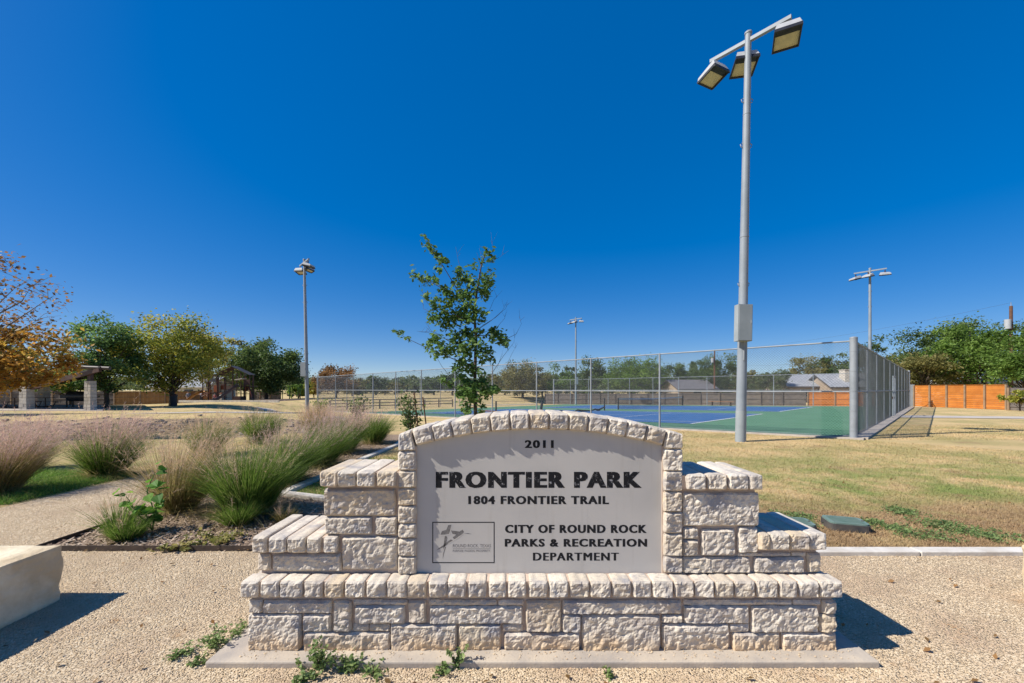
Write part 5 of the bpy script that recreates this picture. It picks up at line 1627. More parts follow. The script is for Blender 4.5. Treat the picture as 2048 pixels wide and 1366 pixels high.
for pts, r0, dy in leafy:
    k = len(pts)
    path([tz(a, b, dy * i / (k - 1)) for i, (a, b) in enumerate(pts)], r0, 0.003, 5)
bare_tw = [
 ([(655, 690), (760, 610), (830, 540), (872, 455)], 0.4), ([(660, 680), (790, 600), (860, 540), (875, 510)], -0.2), ([(655, 640), (740, 560), (775, 470), (800, 432)], 0.2),
 ([(660, 720), (800, 660), (850, 600), (858, 560)], 0.1), ([(740, 1010), (850, 960), (900, 850), (940, 785)], -0.3), ([(750, 1000), (840, 860), (915, 760), (922, 670)], 0.3),
 ([(860, 745), (930, 710), (965, 640), (950, 590)], 0.0), ([(655, 900), (720, 880), (800, 940), (860, 740)], 0.2), ([(745, 1030), (860, 985), (980, 940), (1020, 915)], 0.2),
 ([(640, 560), (530, 200), (505, 85)], 0.3), ([(690, 250), (660, 150)], 0.0), ([(700, 220), (672, 100)], 0.2), ([(720, 150), (770, 130), (755, 0)], 0.1), ([(720, 190), (800, 200), (880, 150)], -0.1),
 ([(480, 760), (350, 690), (300, 620)], 0.1), ([(500, 780), (380, 700), (265, 700)], -0.2), ([(360, 540), (300, 470), (282, 370)], 0.0), ([(340, 560), (290, 530), (280, 480)], 0.2),
 ([(480, 1000), (420, 930), (385, 870), (320, 820)], 0.1), ([(500, 700), (450, 670), (445, 640)], 0.2), ([(460, 780), (330, 700), (265, 695)], 0.0)]
for pts, dy in bare_tw:
    k = len(pts)
    path([tz(a, b, dy * i / (k - 1)) for i, (a, b) in enumerate(pts)], 0.0055, 0.0016, 4)
    for _ in range(2):
        a, b = pts[-1]; a2, b2 = pts[-2]
        t = q_.uniform(0.2, 0.8); s_ = (a2 + (a - a2) * t, b2 + (b - b2) * t)
        path([tz(*s_, dy), tz(s_[0] + q_.uniform(-30, 50), s_[1] - q_.uniform(20, 70), dy + q_.uniform(-.1, .1))], 0.003, 0.0012, 4)
tb.build("branches", 'twig', oak, True)
cl = [(320,65,18),(325,105,22),(350,135,24),(385,165,24),(405,195,22),(440,230,26),(400,265,24),(460,235,18),(225,280,24),(260,315,26),(300,340,26),(340,340,24),(395,360,20),(330,465,20),
      (545,305,34),(520,340,30),(590,350,36),(640,390,40),(690,350,36),(740,360,28),(700,410,40),(720,430,30),(740,160,30),(755,205,24),(700,215,18),(650,265,22),(755,290,22),(720,330,30),(765,355,15),
      (440,420,32),(480,440,34),(540,420,36),(560,470,40),(610,450,40),(405,480,24),(380,530,34),(430,545,38),(480,500,38),(540,540,42),(600,540,42),(650,560,36),(350,590,30),(380,605,36),(450,610,40),(510,600,42),(570,600,42),(630,620,36),
      (440,650,30),(560,690,42),(520,730,44),(600,700,44),(640,760,36),(400,745,32),(370,775,34),(430,800,36),(480,810,40),(540,790,44),(580,840,44),(620,820,30),(310,795,22),(385,850,26),(450,850,30),
      (780,700,32),(810,725,36),(840,760,32),(860,790,22),(770,745,28),(700,800,32),(740,830,34),(760,880,28),(700,850,34),(690,700,22),(720,590,26),(700,620,20),
      (560,900,42),(600,930,44),(540,940,36),(630,960,30),(690,900,26),(680,980,24),(560,1010,34),(610,1050,44),(560,1090,40),(650,1090,44),(700,1050,40),(740,1090,38),(780,1100,30),(720,1120,36),(660,1140,38),(600,1130,38),
      (700,1010,30),(450,1030,26),(470,1060,24),(430,1020,16),(540,1120,26),(590,1200,30),(570,1240,28),(610,1240,24),(700,1200,22),(690,1240,20),(100,690,13),(125,712,15),(155,705,14),(160,735,13),(195,740,14),(800,1090,18)]
cents = []
for (a, b, r_) in cl:
    n_l = max(5, int(r_ * r_ * 0.046))
    dyc = q_.uniform(-0.35, 0.35) * min(1, r_ / 30)
    for _ in range(n_l):
        p = tz(a + q_.gauss(0, r_ * 0.62), b + q_.gauss(0, r_ * 0.55), dyc + q_.gauss(0, 0.13)) - base
        cents.append(tuple(p))
cen = np.array(cents)
Vv, Ff = leaves_np(cen, 0.063 * (0.65 + 0.7 * g.random(len(cen))), g, 0.5, 1.9)
shd = np.clip(g.normal(0.45, 0.25, len(cen)), 0, 1)
link("crown", npmesh("crown", Vv, Ff, np.repeat(shd, 4)), 'leaf_oak', oak)

# staked saplings and shrubs
def sapling(label, u, y, vtop, wpx, seed, stakes=2, n_leaf=500, mat='leaf_dark'):
    x = px(u, y); zz = gz(x, y)
    root = thing("staked_sapling" if stakes else "shrub", label, "sapling" if stakes else "shrub", (x, y, zz), 0, "saplings and shrubs near the courts")
    H = pz(vtop, y) - zz; w_ = wpx * y / F / 2
    q = random.Random(seed); g = np.random.default_rng(seed)
    tb_ = MB(); cents = []
    for k in range(9):
        a_ = q.uniform(0, 6.28); rr_ = w_ * q.uniform(0.3, 1)
        tip = Vector((math.cos(a_) * rr_, math.sin(a_) * rr_, H * q.uniform(0.55, 1.0)))
        pts = limb(tb_, (0, 0, 0), tip, 0.016, 0.004, q, 4, 0.08, 5)
        for j in range(n_leaf // 9):
            t = 0.2 + 0.8 * q.random()
            p = Vector((0, 0, 0)).lerp(tip, t)
            cents.append((p.x + q.gauss(0, 0.22) * w_, p.y + q.gauss(0, 0.22) * w_, max(0.08, p.z + q.gauss(0, 0.09))))
    tb_.build("stems", 'twig', root, True)
    c_ = np.array(cents)
    Vv, Ff = leaves_np(c_, 0.055 * (1 + y / 40) * (0.6 + 0.7 * g.random(len(c_))), g, 0.5)
    link("leaves", npmesh("leaves", Vv, Ff, np.repeat(g.random(len(c_)), 4)), mat, root)
    for k in range(stakes):
        sx_ = w_ * (0.35 + 0.55 * k)
        MB().tube([(sx_ + 0.12, -0.1, -0.1), (sx_ - 0.05, -0.1, H * (0.98 - 0.1 * k))], 0.022, 7).build("stake", 'pole_wood', root, True)
    return root
sapling("bushy sapling with two leaning wooden stakes, left of the young oak", 822, 13.4, 783, 62, 5)
sapling("small leafy sapling farther back, above the pink plumes", 715, 21, 787, 46, 6, stakes=0, n_leaf=420)
sapling("green shrub with pale flowers against the left floodlight pole", 640, 26, 790, 40, 8, stakes=0, n_leaf=700, mat='leaf_bright')
sapling("low olive shrub in front of the left floodlight pole's foot", 632, 22, 822, 30, 9, stakes=0, n_leaf=300, mat='leaf_olive')
bo = rock_mesh("boulder", 0.75, 5.0, (1.25, 0.8, 0.5), 3)
o = link("boulder", bo, 'boulder', None, (px(655, 16.2), 16.2, gz(px(655, 16.2), 16.2) + 0.25), (0, 0.1, 0.4))
tag(o, "large grey boulder behind the pinkest grass clump", "boulder", "boulders")
bo2 = rock_mesh("boulder", 0.42, 9.0, (1.2, 0.8, 0.5), 2)
o = link("boulder", bo2, 'boulder', None, (px(628, 14.5), 14.5, gz(px(628, 14.5), 14.5) + 0.12), (0, 0, 1.2))
tag(o, "small white boulder at the left foot of the big grey one", "boulder", "boulders")

# timber railing at the left end of the courts
rl = thing("pipe_railing", "low grey railing seen through the left end of the court fence", "railing", (px(660, 50), 50.0, gz(px(660, 50), 50)))
p0 = Vector((0, 0, 0)); p1 = Vector((px(905, 57) - px(660, 50), 7, 0.2))
for k in range(9):
    q = p0.lerp(p1, k / 8)
    MB().box(q.x - 0.07, q.x + 0.07, q.y - 0.07, q.y + 0.07, -0.6, 1.15).build("post", 'wood_grey', rl)
for h_ in (1.12, 0.72, 0.35):
    MB().bar(p0 + Vector((0, -0.09, h_)), p1 + Vector((0, -0.09, h_)), 0.05, 0.10).build("rail", 'wood_grey', rl)

# ------------------------------------------------------------------ wooden fences
def panel_fence(label, a, b, h, mat, bay=2.4, post='wood_post', pick=0.14, posts_front=True, group="wooden fences round the park", zoff=None):
    a, b = Vector((*a, 0)), Vector((*b, 0))
    z0_ = gz(a.x, a.y) if zoff is None else zoff
    root = thing("wooden_fence", label, "fence", (a.x, a.y, z0_), 0, group)
    L_ = (b - a).length; d = (b - a).normalized(); n_ = Vector((d.y, -d.x, 0))
    if n_.y > 0: n_ = -n_
    nb = max(1, round(L_ / bay))
    r_ = random.Random(int(L_ * 10))
    for k in range(nb):
        s0, s1 = L_ * k / nb, L_ * (k + 1) / nb
        m_ = MB(); s = s0
        while s < s1 - 0.01:
            w_ = min(pick, s1 - s)
            hh = h + r_.uniform(-0.025, 0.025); o_ = r_.uniform(-0.008, 0.008)
            p, q = d * (s + 0.004) + n_ * o_, d * (s + w_ - 0.004) + n_ * o_
            zA = (gz(a.x + p.x, a.y + p.y) if zoff is None else zoff) - z0_
            m_.bar(p + Vector((0, 0, zA + hh / 2)), q + Vector((0, 0, zA + hh / 2)), 0.02, hh)
            s += w_
        m_.build("picket_panel", mat, root)
        p = d * s0 + n_ * 0.07
        zA = (gz(a.x + p.x, a.y + p.y) if zoff is None else zoff) - z0_
        if posts_front:
            MB().box(p.x - 0.05, p.x + 0.05, p.y - 0.05, p.y + 0.05, zA - 0.1, zA + h + 0.03).build("post", post, root)
    if posts_front:
        for rh in (0.3, h * 0.5, h - 0.25):
            zE = (gz(b.x, b.y) if zoff is None else zoff) - z0_
            MB().bar(n_ * 0.035 + Vector((0, 0, rh)), d * L_ + n_ * 0.035 + Vector((0, 0, rh + zE)), 0.05, 0.09).build("rail", mat, root)
    return root
panel_fence("grey weathered picket fence behind the pavilion", (px(-60, 50), 50), (px(228, 51), 51), 1.83, 'wood_grey')
panel_fence("tan picket fence between pavilion and playground", (px(229, 51), 51), (px(425, 55), 55), 1.83, 'wood_tan')
panel_fence("dark grey fence under the live oak, right of the playground", (px(500, 72), 72), (px(562, 71), 71), 1.9, 'wood_grey')
panel_fence("long grey weathered fence behind the far court", (px(1090, 70), 70), (px(1612, 52), 52), 1.85, 'wood_grey', post='trim_dark')
panel_fence("orange stained fence seen through the court fence, left of the corner post", (px(1616, 51.8), 51.8), (px(1790, 47), 47), 1.9, 'wood_orange')
panel_fence("grey fence scrap at the right edge beyond the orange fence", (px(2018, 29.4), 29.4), (px(2085, 28), 28), 1.6, 'wood_grey')
# horizontal-board orange fence at right, board by board
A_, B_ = Vector((35.6, 36.0, 0)), Vector((36.25, 29.7, 0))
A_ = Vector((px(1829, 36.0), 36.0, 0)); B_ = Vector((px(2014, 29.7), 29.7, 0))
root = thing("board_fence", "orange fence of horizontal boards with grey posts at right", "fence", (A_.x, A_.y, gz(A_.x, A_.y) - 0.05), 0, "wooden fences round the park")
Lb = (B_ - A_).length; db = (B_ - A_).normalized(); nb_ = Vector((db.y, -db.x, 0))
if nb_.x > 0: nb_ = -nb_
for k in range(5):
    p, q = db * (Lb * k / 5), db * (Lb * (k + 1) / 5)
    for j in range(12):
        z_ = 0.08 + j * 0.152
        MB().bar(p + db * 0.01 + Vector((0, 0, z_ + 0.07)), q - db * 0.01 + Vector((0, 0, z_ + 0.07)), 0.022 + 0.008 * (j % 2), 0.138).build("board", 'wood_orange', root)
for k in range(6):
    p = db * (Lb * k / 5) + nb_ * 0.06
    MB().box(p.x - 0.055, p.x + 0.055, p.y - 0.055, p.y + 0.055, -0.15, 1.93).build("post", 'wood_post', root)
MB().bar(Vector((0, 0, 1.915)), db * Lb + Vector((0, 0, 1.915)), 0.12, 0.03).build("cap_rail", 'wood_orange', root)
MB().bar(Vector((0, 0, 1.0)) , Vector((0, 0, 1.0)) + Vector((-1.25, 0.5, 0)), 0.04, 2.0).build("gate", 'cabinet', root)

# ------------------------------------------------------------------ houses
def house(label, x, y, w, d, wall_h, roof_h, rz, wall, roof, chimney=None, wins=(), ridge_along='x', over=0.5, z=None):
    z = gz(x, y) if z is None else z
    root = thing("house", label, "house", (x, y, z), rz, "houses beyond the park fences")
    MB().box(-w / 2, w / 2, -d / 2, d / 2, -0.3, wall_h).build("wall", wall, root)
    r_ = MB()
    W_, D_ = w / 2 + over, d / 2 + over
    if ridge_along == 'x':
        for sg in (-1, 1):
            r_.add([(-W_, sg * D_, wall_h - 0.12), (W_, sg * D_, wall_h - 0.12), (W_, 0, wall_h + roof_h), (-W_, 0, wall_h + roof_h),
                    (-W_, sg * D_, wall_h - 0.02), (W_, sg * D_, wall_h - 0.02), (W_, 0, wall_h + roof_h + 0.1), (-W_, 0, wall_h + roof_h + 0.1)],
                   [(0, 1, 2, 3), (4, 5, 6, 7), (0, 1, 5, 4), (1, 2, 6, 5), (2, 3, 7, 6), (3, 0, 4, 7)])
        gm = MB()
        for sx_ in (-w / 2, w / 2):
            gm.add([(sx_, -d / 2, wall_h), (sx_, d / 2, wall_h), (sx_, 0, wall_h + roof_h * 0.93)], [(0, 1, 2)])
        gm.build("gable", wall, root)
    rf = r_.build("roof", roof, root)
    MB().box(-W_, W_, -D_ - 0.04, -D_ - 0.005, wall_h - 0.22, wall_h - 0.03).build("fascia", 'trim_dark' if wall != 'house_white' else 'house_white', root)
    for (wx, wz, ww, wh) in wins:
        f_ = MB().box(wx - ww / 2 - 0.06, wx + ww / 2 + 0.06, -d / 2 - 0.05, -d / 2 - 0.002, wz - 0.06, wz + wh + 0.06).build("window", 'house_white', root)
        MB().box(wx - ww / 2, wx + ww / 2, -d / 2 - 0.06, -d / 2 - 0.051, wz, wz + wh).build("pane", 'glass', f_)
    if chimney:
        cx_, cy_, cw, ch = chimney
        MB().box(cx_ - cw / 2, cx_ + cw / 2, cy_ - cw / 2, cy_ + cw / 2, 0, ch).build("chimney", 'brick_pale', root)
        MB().box(cx_ - cw / 2 - 0.06, cx_ + cw / 2 + 0.06, cy_ - cw / 2 - 0.06, cy_ + cw / 2 + 0.06, ch, ch + 0.12).build("chimney_cap", 'brick_pale', root)
    return root
house("tan house with pale grey shingle roof behind the orange and grey fences", px(1612, 66), 66, 8.5, 9, 2.6, 1.9, rad(-12), 'house_tan', 'shingle', wins=((-2, 1.0, 1.4, 1.1), (2, 1.0, 1.4, 1.1)), z=-0.6)
house("house wing with big stone chimney and light grey roof at the corner post", px(1692, 61), 61, 7.5, 8, 2.5, 1.9, rad(-12), 'house_tan', 'shingle', chimney=(-0.9, -2.2, 1.5, 4.9), wins=((1.8, 1.0, 1.4, 1.1),), z=-0.6)
house("low dark-roofed house among the trees behind the far court", px(1372, 78), 78, 7, 8, 2.4, 1.7, rad(5), 'house_tan', 'shingle_dark', wins=((0, 1.0, 1.5, 1.0),), z=-0.8)
house("white house behind the orange board fence", px(1912, 45), 45, 9.0, 7, 2.45, 0.7, rad(-20), 'house_white', 'shingle', wins=((-2.4, 1.1, 1.2, 1.0), (0.6, 1.1, 2.0, 1.0)), z=-0.1)
house("pale grey house behind the tan fence, left of the playground", px(392, 70), 70, 8.5, 8, 2.6, 1.6, rad(4), 'house_white', 'shingle', wins=((-2, 1.0, 1.2, 1.1), (1.6, 1.0, 1.4, 1.1)), z=-0.6)
house("small dark-roofed house at far left behind the pavilion", px(35, 62), 62, 9, 8, 2.5, 1.5, rad(3), 'house_tan', 'shingle_dark', wins=((1.5, 1.0, 1.4, 1.1),), z=-0.6)

# utility poles and wires
def utility_pole(label, x, y, h, z, r=0.15):
    root = thing("utility_pole", label, "utility pole", (x, y, z), 0, "utility poles")
    MB().tube([(0, 0, -0.2), (0, 0, h)], [r, r * 0.75], 10).build("pole", 'pole_wood', root, True)
    MB().tube([(0, 0, h), (0, 0, h + 0.35)], [0.03, 0.02], 6).build("pole_pin", 'galv', root)
    MB().tube([(-0.42, -0.1, h - 2.1), (-0.42, -0.1, h - 1.25)], 0.23, 12).build("transformer", 'lamp_white', root, True)
    MB().bar((-0.42, -0.1, h - 1.6), (0, 0, h - 1.6), 0.06, 0.06).build("bracket", 'galv', root)
    return root
pa = (px(2022, 37), 37.0); pb = (px(1429, 74), 74.0)
utility_pole("brown utility pole with white transformer rising from the trees at right", pa[0], pa[1], pz(612, 37), 0.0)
utility_pole("thin utility pole seen through the court fence beside the dark green tree", pb[0], pb[1], pz(702, 74) + 0.5, -0.5)
def wire(label, a, b, sag):
    a, b = Vector(a), Vector(b)
    pts = [a.lerp(b, i / 16) - Vector((0, 0, sag * 4 * (i / 16) * (1 - i / 16))) for i in range(17)]
    o = MB().tube([p - a for p in pts], 0.007, 4).build("overhead_wire", 'trim_dark')
    o.location = a
    tag(o, label, "wire", "overhead wires")
wire("upper overhead wire between the two utility poles", (pa[0], pa[1], pz(612, 37) + 0.3), (pb[0], pb[1], pz(702, 74) + 0.3), 0.8)
wire("lower overhead wire between the two utility poles", (pa[0], pa[1], pz(612, 37) - 3.0), (pb[0], pb[1], pz(702, 74) - 2.6), 0.9)

# ------------------------------------------------------------------ pavilion
pv = thing("pavilion", "picnic pavilion with pale stone columns and low dark metal roof", "pavilion", (-36, 32, 0))
OP = Vector((-36, 32, 0))
cols = [(px(54, 29.6), 29.6, 2.05, 0.54), (px(181, 28.7), 28.7, 2.12, 0.46), (px(88, 37.5), 37.5, 1.85, 0.56), (px(-60, 37.0), 37.0, 1.9, 0.56)]
for (cx_, cy_, ch, cw) in cols:
    zc_ = gz(cx_, cy_)
    cr = bpy.data.objects.new("column", None); COL.objects.link(cr); cr.parent = pv; cr.empty_display_size = 0.1
    cr.location = (cx_ - OP.x, cy_ - OP.y, zc_)
    nrow = 9
    q_ = random.Random(int(cx_ * 10))
    for j in range(nrow):
        k_ = (1 - 0.10 * j / nrow) * cw / 2
        z0_, z1_ = ch * j / nrow, ch * (j + 1) / nrow - 0.015
        cut = q_.uniform(-0.3, 0.3) * k_
        for (xa, xb) in ((-k_, cut - 0.008), (cut + 0.008, k_)):
            ya = -k_ - q_.uniform(0, 0.015); 
            MB().box(xa, xb, ya, k_, z0_, z1_).build("column_stone", 'brick_pale', cr)
    MB().box(-0.11, 0.11, -0.11, 0.11, ch, ch + 0.95).build("steel_stub", 'dark_metal', cr)
# roof: folded plates on tapering beams
zr = 3.02
R0 = (px(192, 28.2), 28.2); 
A1, A2 = Vector((px(200, 28.3), 28.3, pz(735, 28.3))), Vector((px(206, 38), 38, pz(735, 28.3) + 0.05))
B1, B2 = Vector((px(68, 29.6), 29.6, pz(771, 29.6))), Vector((px(62, 39), 39, pz(771, 29.6) + 0.05))
C1, C2 = Vector((px(-190, 31.0), 31.0, pz(771, 29.6) + 1.1)), Vector((px(-190, 40), 40, pz(771, 29.6) + 1.1))
for nm, P4 in (("roof_plate", (A1, A2, B2, B1)), ("roof_plate", (B1, B2, C2, C1))):
    vs_ = [p - OP for p in P4] + [p - OP + Vector((0, 0, 0.10)) for p in P4]
    MB().add(vs_, [(0, 1, 2, 3), (7, 6, 5, 4), (0, 4, 5, 1), (1, 5, 6, 2), (2, 6, 7, 3), (3, 7, 4, 0)]).build(nm, 'roof_metal', pv)
for (p, q) in ((A1, B1), (A2, B2), (B1, C1), (B2, C2)):
    MB().bar(p - OP - Vector((0, 0, 0.16)), q - OP - Vector((0, 0, 0.16)), 0.16, 0.26).build("beam", 'dark_metal', pv)
for t in (0.0, 0.33, 0.66, 1.0):
    p, q = A1.lerp(B1, t), A2.lerp(B2, t)
    MB().bar(p - OP - Vector((0, 0, 0.06)), q - OP - Vector((0, 0, 0.06)), 0.08, 0.12).build("purlin", 'dark_metal', pv)
fa = MB().tube([A1 - OP + Vector((-2.2, 0, 0.06)), A1 - OP + Vector((0.5, 0.2, -0.05))], 0.13, 8).build("gutter", 'roof_metal', pv, True)
sl = MB().prism([(px(-150, 29) , 28.9), (px(205, 28.0), 28.0), (px(212, 38), 38), (px(-150, 40), 40)], gz(-34, 32) - 0.05, gz(-34, 32) + 0.05)
o = sl.build("floor_slab", 'concrete', pv); o.location = (-OP.x, -OP.y, 0)

def picnic_table(label, x, y, rz):
    z_ = 0.08
    root = thing("picnic_table", label, "picnic table", (x, y, z_), rz, "picnic tables in the pavilion")
    for k in range(5):
        MB().box(-0.95, 0.95, -0.37 + k * 0.15, -0.37 + k * 0.15 + 0.135, 0.73, 0.77).build("top_plank", 'dark_metal', root)
    for sg in (-1, 1):
        MB().box(-0.95, 0.95, sg * 0.72 - 0.13, sg * 0.72 + 0.13, 0.43, 0.47).build("bench_seat", 'dark_metal', root)
        MB().tube([(sg * 0.6, -0.75, 0.42), (sg * 0.6, -0.6, 0.05), (sg * 0.6, 0.0, 0.02), (sg * 0.6, 0.6, 0.05), (sg * 0.6, 0.75, 0.42)], 0.03, 6).build("frame_tube", 'dark_metal', root, True)
        MB().tube([(sg * 0.6, 0, 0.02), (sg * 0.6, 0, 0.73)], 0.035, 6).build("leg", 'dark_metal', root, True)
picnic_table("dark picnic table at the left edge under the pavilion", px(12, 31.5), 31.5, 0.1)
picnic_table("dark picnic table showing between the two left pavilion columns", px(76, 33), 33.0, 0.0)
gr = thing("barbecue_grill", "black barrel barbecue grill beside the right pavilion column", "grill", (px(160, 33), 33.0, gz(px(160, 33), 33)))
MB().tube([(-0.75, 0, 0.95), (0.75, 0, 0.95)], 0.42, 14).build("barrel", 'lamp_dark', gr, True)
MB().box(-1.4, -0.76, -0.22, 0.22, 0.80, 1.05).build("firebox", 'lamp_dark', gr)
for sx_ in (-0.6, 0.6):
    MB().box(sx_ - 0.04, sx_ + 0.04, -0.04, 0.04, 0, 0.6).build("leg", 'lamp_dark', gr)
MB().box(-1.12, -1.04, -0.04, 0.04, 0, 0.8).build("leg", 'lamp_dark', gr)
tbn = thing("litter_bin", "dark litter bin beside the yellow-green tree's trunk", "bin", (px(347, 36.8), 36.8, gz(px(347, 36.8), 36.8)))
MB().tube([(0, 0, 0), (0, 0, 0.95)], [0.27, 0.30], 14).build("body", 'lamp_dark', tbn, True)
MB().tube([(0, 0, 0.95), (0, 0, 1.0), (0, 0, 1.12)], [0.32, 0.32, 0.14], 14).build("lid", 'dark_metal', tbn, True)

# ------------------------------------------------------------------ playground
PY = 52.0
pg = thing("playground_tower", "brown playground climbing tower with gabled roofs and slides", "playground", (px(450, PY), PY, gz(px(450, PY), PY)))
OG = Vector(pg.location)
def gp(zx, zy, dy=0.0):      # face survey of the tower
    u = 360 + zx / 12.8; v = 720 + zy / 12.8
    return Vector((px(u, PY), PY, pz(v, PY))) - OG + Vector((0, dy, 0))
pts_ = [(x_, y_, gz(x_, y_) + 0.03) for y_ in np.linspace(48.6, 64, 12) for x_ in np.linspace(px(372, 48.6), px(560, 52), 16)]
tag(MB().add(pts_, [(j * 16 + i, j * 16 + i + 1, j * 16 + i + 17, j * 16 + i + 16) for j in range(11) for i in range(15)]).build("play_surface", 'playchips'), kind="structure")
kb = thing("play_area_kerb", "long low kerb in front of the playground chips", "kerb", (px(358, 48.4), 48.4, 0))
for k in range(8):
    MB().box(k * 1.5, k * 1.5 + 1.47, -0.08, 0.08, -0.05, 0.22).build("kerb_block", 'kerb', kb)
for (zx, zt, dy) in ((582, 440, 0), (725, 430, 0), (765, 470, 1.6), (815, 430, 1.6), (955, 400, 0), (992, 400, 0), (1140, 380, 0), (1225, 320, 1.7), (1355, 230, 0), (1430, 230, 1.7), (1560, 310, 0), (1665, 380, 1.7), (1785, 390, 0)):
    p = gp(zx, zt, dy)
    MB().tube([(p.x, p.y, -0.1), (p.x, p.y, p.z)], 0.065, 8).build("post", 'dark_metal', pg, True)
def plate(pts, th, mat, name):
    vs_ = list(pts) + [p + Vector((0, 0, th)) for p in pts]
    MB().add(vs_, [(3, 2, 1, 0), (4, 5, 6, 7), (0, 1, 5, 4), (1, 2, 6, 5), (2, 3, 7, 6), (3, 0, 4, 7)]).build(name, mat, pg)
plate([gp(970, 370, -0.3), gp(1330, 185, -0.3), gp(1330, 185, 1.0), gp(970, 370, 1.0)], 0.05, 'dark_metal', "roof_plate")
plate([gp(1335, 160, -0.3), gp(1810, 385, -0.3), gp(1810, 385, 1.0), gp(1335, 160, 1.0)], 0.05, 'roof_metal', "roof_plate")
plate([gp(720, 430, -0.2), gp(960, 375, -0.2), gp(960, 375, 0.9), gp(720, 430, 0.9)], 0.05, 'dark_metal', "roof_plate")
for k in range(4):
    t = k / 3
    a_, b_ = gp(970, 370, -0.3).lerp(gp(1330, 185, -0.3), t), gp(970, 370, 2.0).lerp(gp(1330, 185, 2.0), t)
    MB().bar(a_ + Vector((0, 0, -0.06)), b_ + Vector((0, 0, -0.06)), 0.07, 0.07).build("roof_rib", 'dark_metal', pg)
plate([gp(1450, 520, -0.4), gp(1640, 490, -0.4), gp(1640, 490, 0.5), gp(1450, 520, 0.5)], 0.12, 'playcream', "shade_hood")
plate([gp(490, 560, 0.1), gp(720, 560, 0.1), gp(720, 560, 1.4), gp(490, 560, 1.4)], 0.5, 'playcream', "shade_hood")
for (x0, x1, zy, dy0, dy1) in ((1560, 1790, 680, 0, 1.7), (1140, 1560, 760, 0, 1.7), (725, 960, 840, 0, 1.6), (582, 725, 870, 0, 1.6)):
    plate([gp(x0, zy, dy0), gp(x1, zy, dy0), gp(x1, zy, dy1), gp(x0, zy, dy1)], 0.09, 'dark_metal', "deck")
plate([gp(1640, 640, -0.05), gp(1785, 640, -0.05), gp(1785, 640, 0.02), gp(1640, 640, 0.02)], 0.70, 'dark_metal', "guard_panel")
plate([gp(860, 840, 0.0), gp(955, 840, 0.0), gp(955, 840, 0.08), gp(860, 840, 0.08)], 0.95, 'playrust', "guard_panel")
for (zx, zt, dy) in ((640, 560, 0.9), (690, 520, 0.3), (860, 470, 0.8), (905, 430, 0.2), (1050, 470, 0.9), (1100, 430, 0.3), (1180, 480, 1.2), (1290, 400, 0.4), (1490, 420, 1.1), (1620, 420, 0.5), (1730, 430, 1.0)):
    p = gp(zx, zt, dy)
    MB().tube([(p.x, p.y, -0.1), (p.x, p.y, p.z)], 0.055, 8).build("post", 'dark_metal' if zx % 20 else 'playrust', pg, True)
for (xa, xb, zy, dy) in ((582, 725, 700, 0.0), (582, 725, 780, 0.0), (725, 960, 640, 0.05), (725, 960, 720, 0.05), (992, 1140, 560, 0.0), (992, 1140, 640, 0.0), (1140, 1355, 600, 0.1), (1355, 1560, 560, 0.1), (1560, 1785, 520, 0.0), (860, 1140, 900, 0.3), (992, 1240, 960, 0.2)):
    MB().tube([gp(xa, zy, dy), gp(xb, zy, dy)], 0.035, 6).build("guard_rail", 'dark_metal', pg, True)
plate([gp(1000, 760, 0.3), gp(1130, 760, 0.3), gp(1130, 760, 0.36), gp(1000, 760, 0.36)], 0.75, 'playrust', "guard_panel")
plate([gp(1560, 800, 0.6), gp(1660, 800, 0.6), gp(1660, 800, 0.66), gp(1560, 800, 0.66)], 0.6, 'dark_metal', "guard_panel")
for k in range(9):
    p = gp(1160 + k * 22, 750, 0.0)
    MB().tube([p, p + Vector((0, 0, 0.45))], 0.018, 5).build("baluster", 'playrust', pg)
def slide(pts, w, mat, name="slide"):
    m_ = MB()
    n_ = len(pts)
    P_ = [gp(*p) for p in pts]
    s = Vector((0.35, -1, 0)).normalized()
    prof = [(-0.5, 0.22), (-0.42, 0.0), (0.42, 0.0), (0.5, 0.22)]
    vs_ = [P_[i] + s * (a * w) + Vector((0, 0, b)) for i in range(n_) for a, b in prof]
    vs_ += [v_ - Vector((0, 0, 0.07)) for v_ in vs_]
    o_ = n_ * 4; fs = []
    for i in range(n_ - 1):
        for k in range(3):
            a_ = i * 4 + k
            fs += [(a_, a_ + 1, a_ + 5, a_ + 4), (o_ + a_ + 4, o_ + a_ + 5, o_ + a_ + 1, o_ + a_)]
        for k in (0, 3):
            a_ = i * 4 + k
            fs.append((a_, a_ + 4, o_ + a_ + 4, o_ + a_))
    m_.add(vs_, fs).build(name, mat, pg, True)
slide([(1530, 650, -0.3), (1480, 740, -0.9), (1410, 860, -1.6), (1340, 970, -2.2), (1260, 1030, -2.7), (1180, 1060, -3.0)], 0.75, 'playgrey')
slide([(575, 815, 0.2), (500, 840, 0.0), (430, 900, -0.4), (370, 980, -0.7), (300, 1050, -0.9), (225, 1080, -1.1)], 0.8, 'playplastic')
slide([(1690, 680, 0.4), (1730, 760, 0.3), (1790, 850, 0.2), (1830, 950, 0.1), (1860, 1060, 0.0)], 0.7, 'playrust', "climbing_chute")
for k in range(4):
    MB().tube([gp(640, 1020 - k * 40, -0.3 * k), gp(700, 970 - k * 40, -0.4), gp(760, 950 - k * 40, -0.5), gp(815, 930 - k * 35, -0.3)], 0.035, 6).build("climber_bar", 'playrust', pg, True)
for k in range(5):
    MB().tube([gp(1050, 1060 - k * 50, -0.2), gp(1120, 1050 - k * 50, -0.3)], 0.08, 7).build("climber_step", 'playcream' if k % 2 else 'playrust', pg, True)
plate([gp(1420, 1090, -0.4), gp(1600, 1090, -0.4), gp(1600, 1090, 0.6), gp(1420, 1090, 0.6)], 0.8, 'dark_metal', "crawl_box")
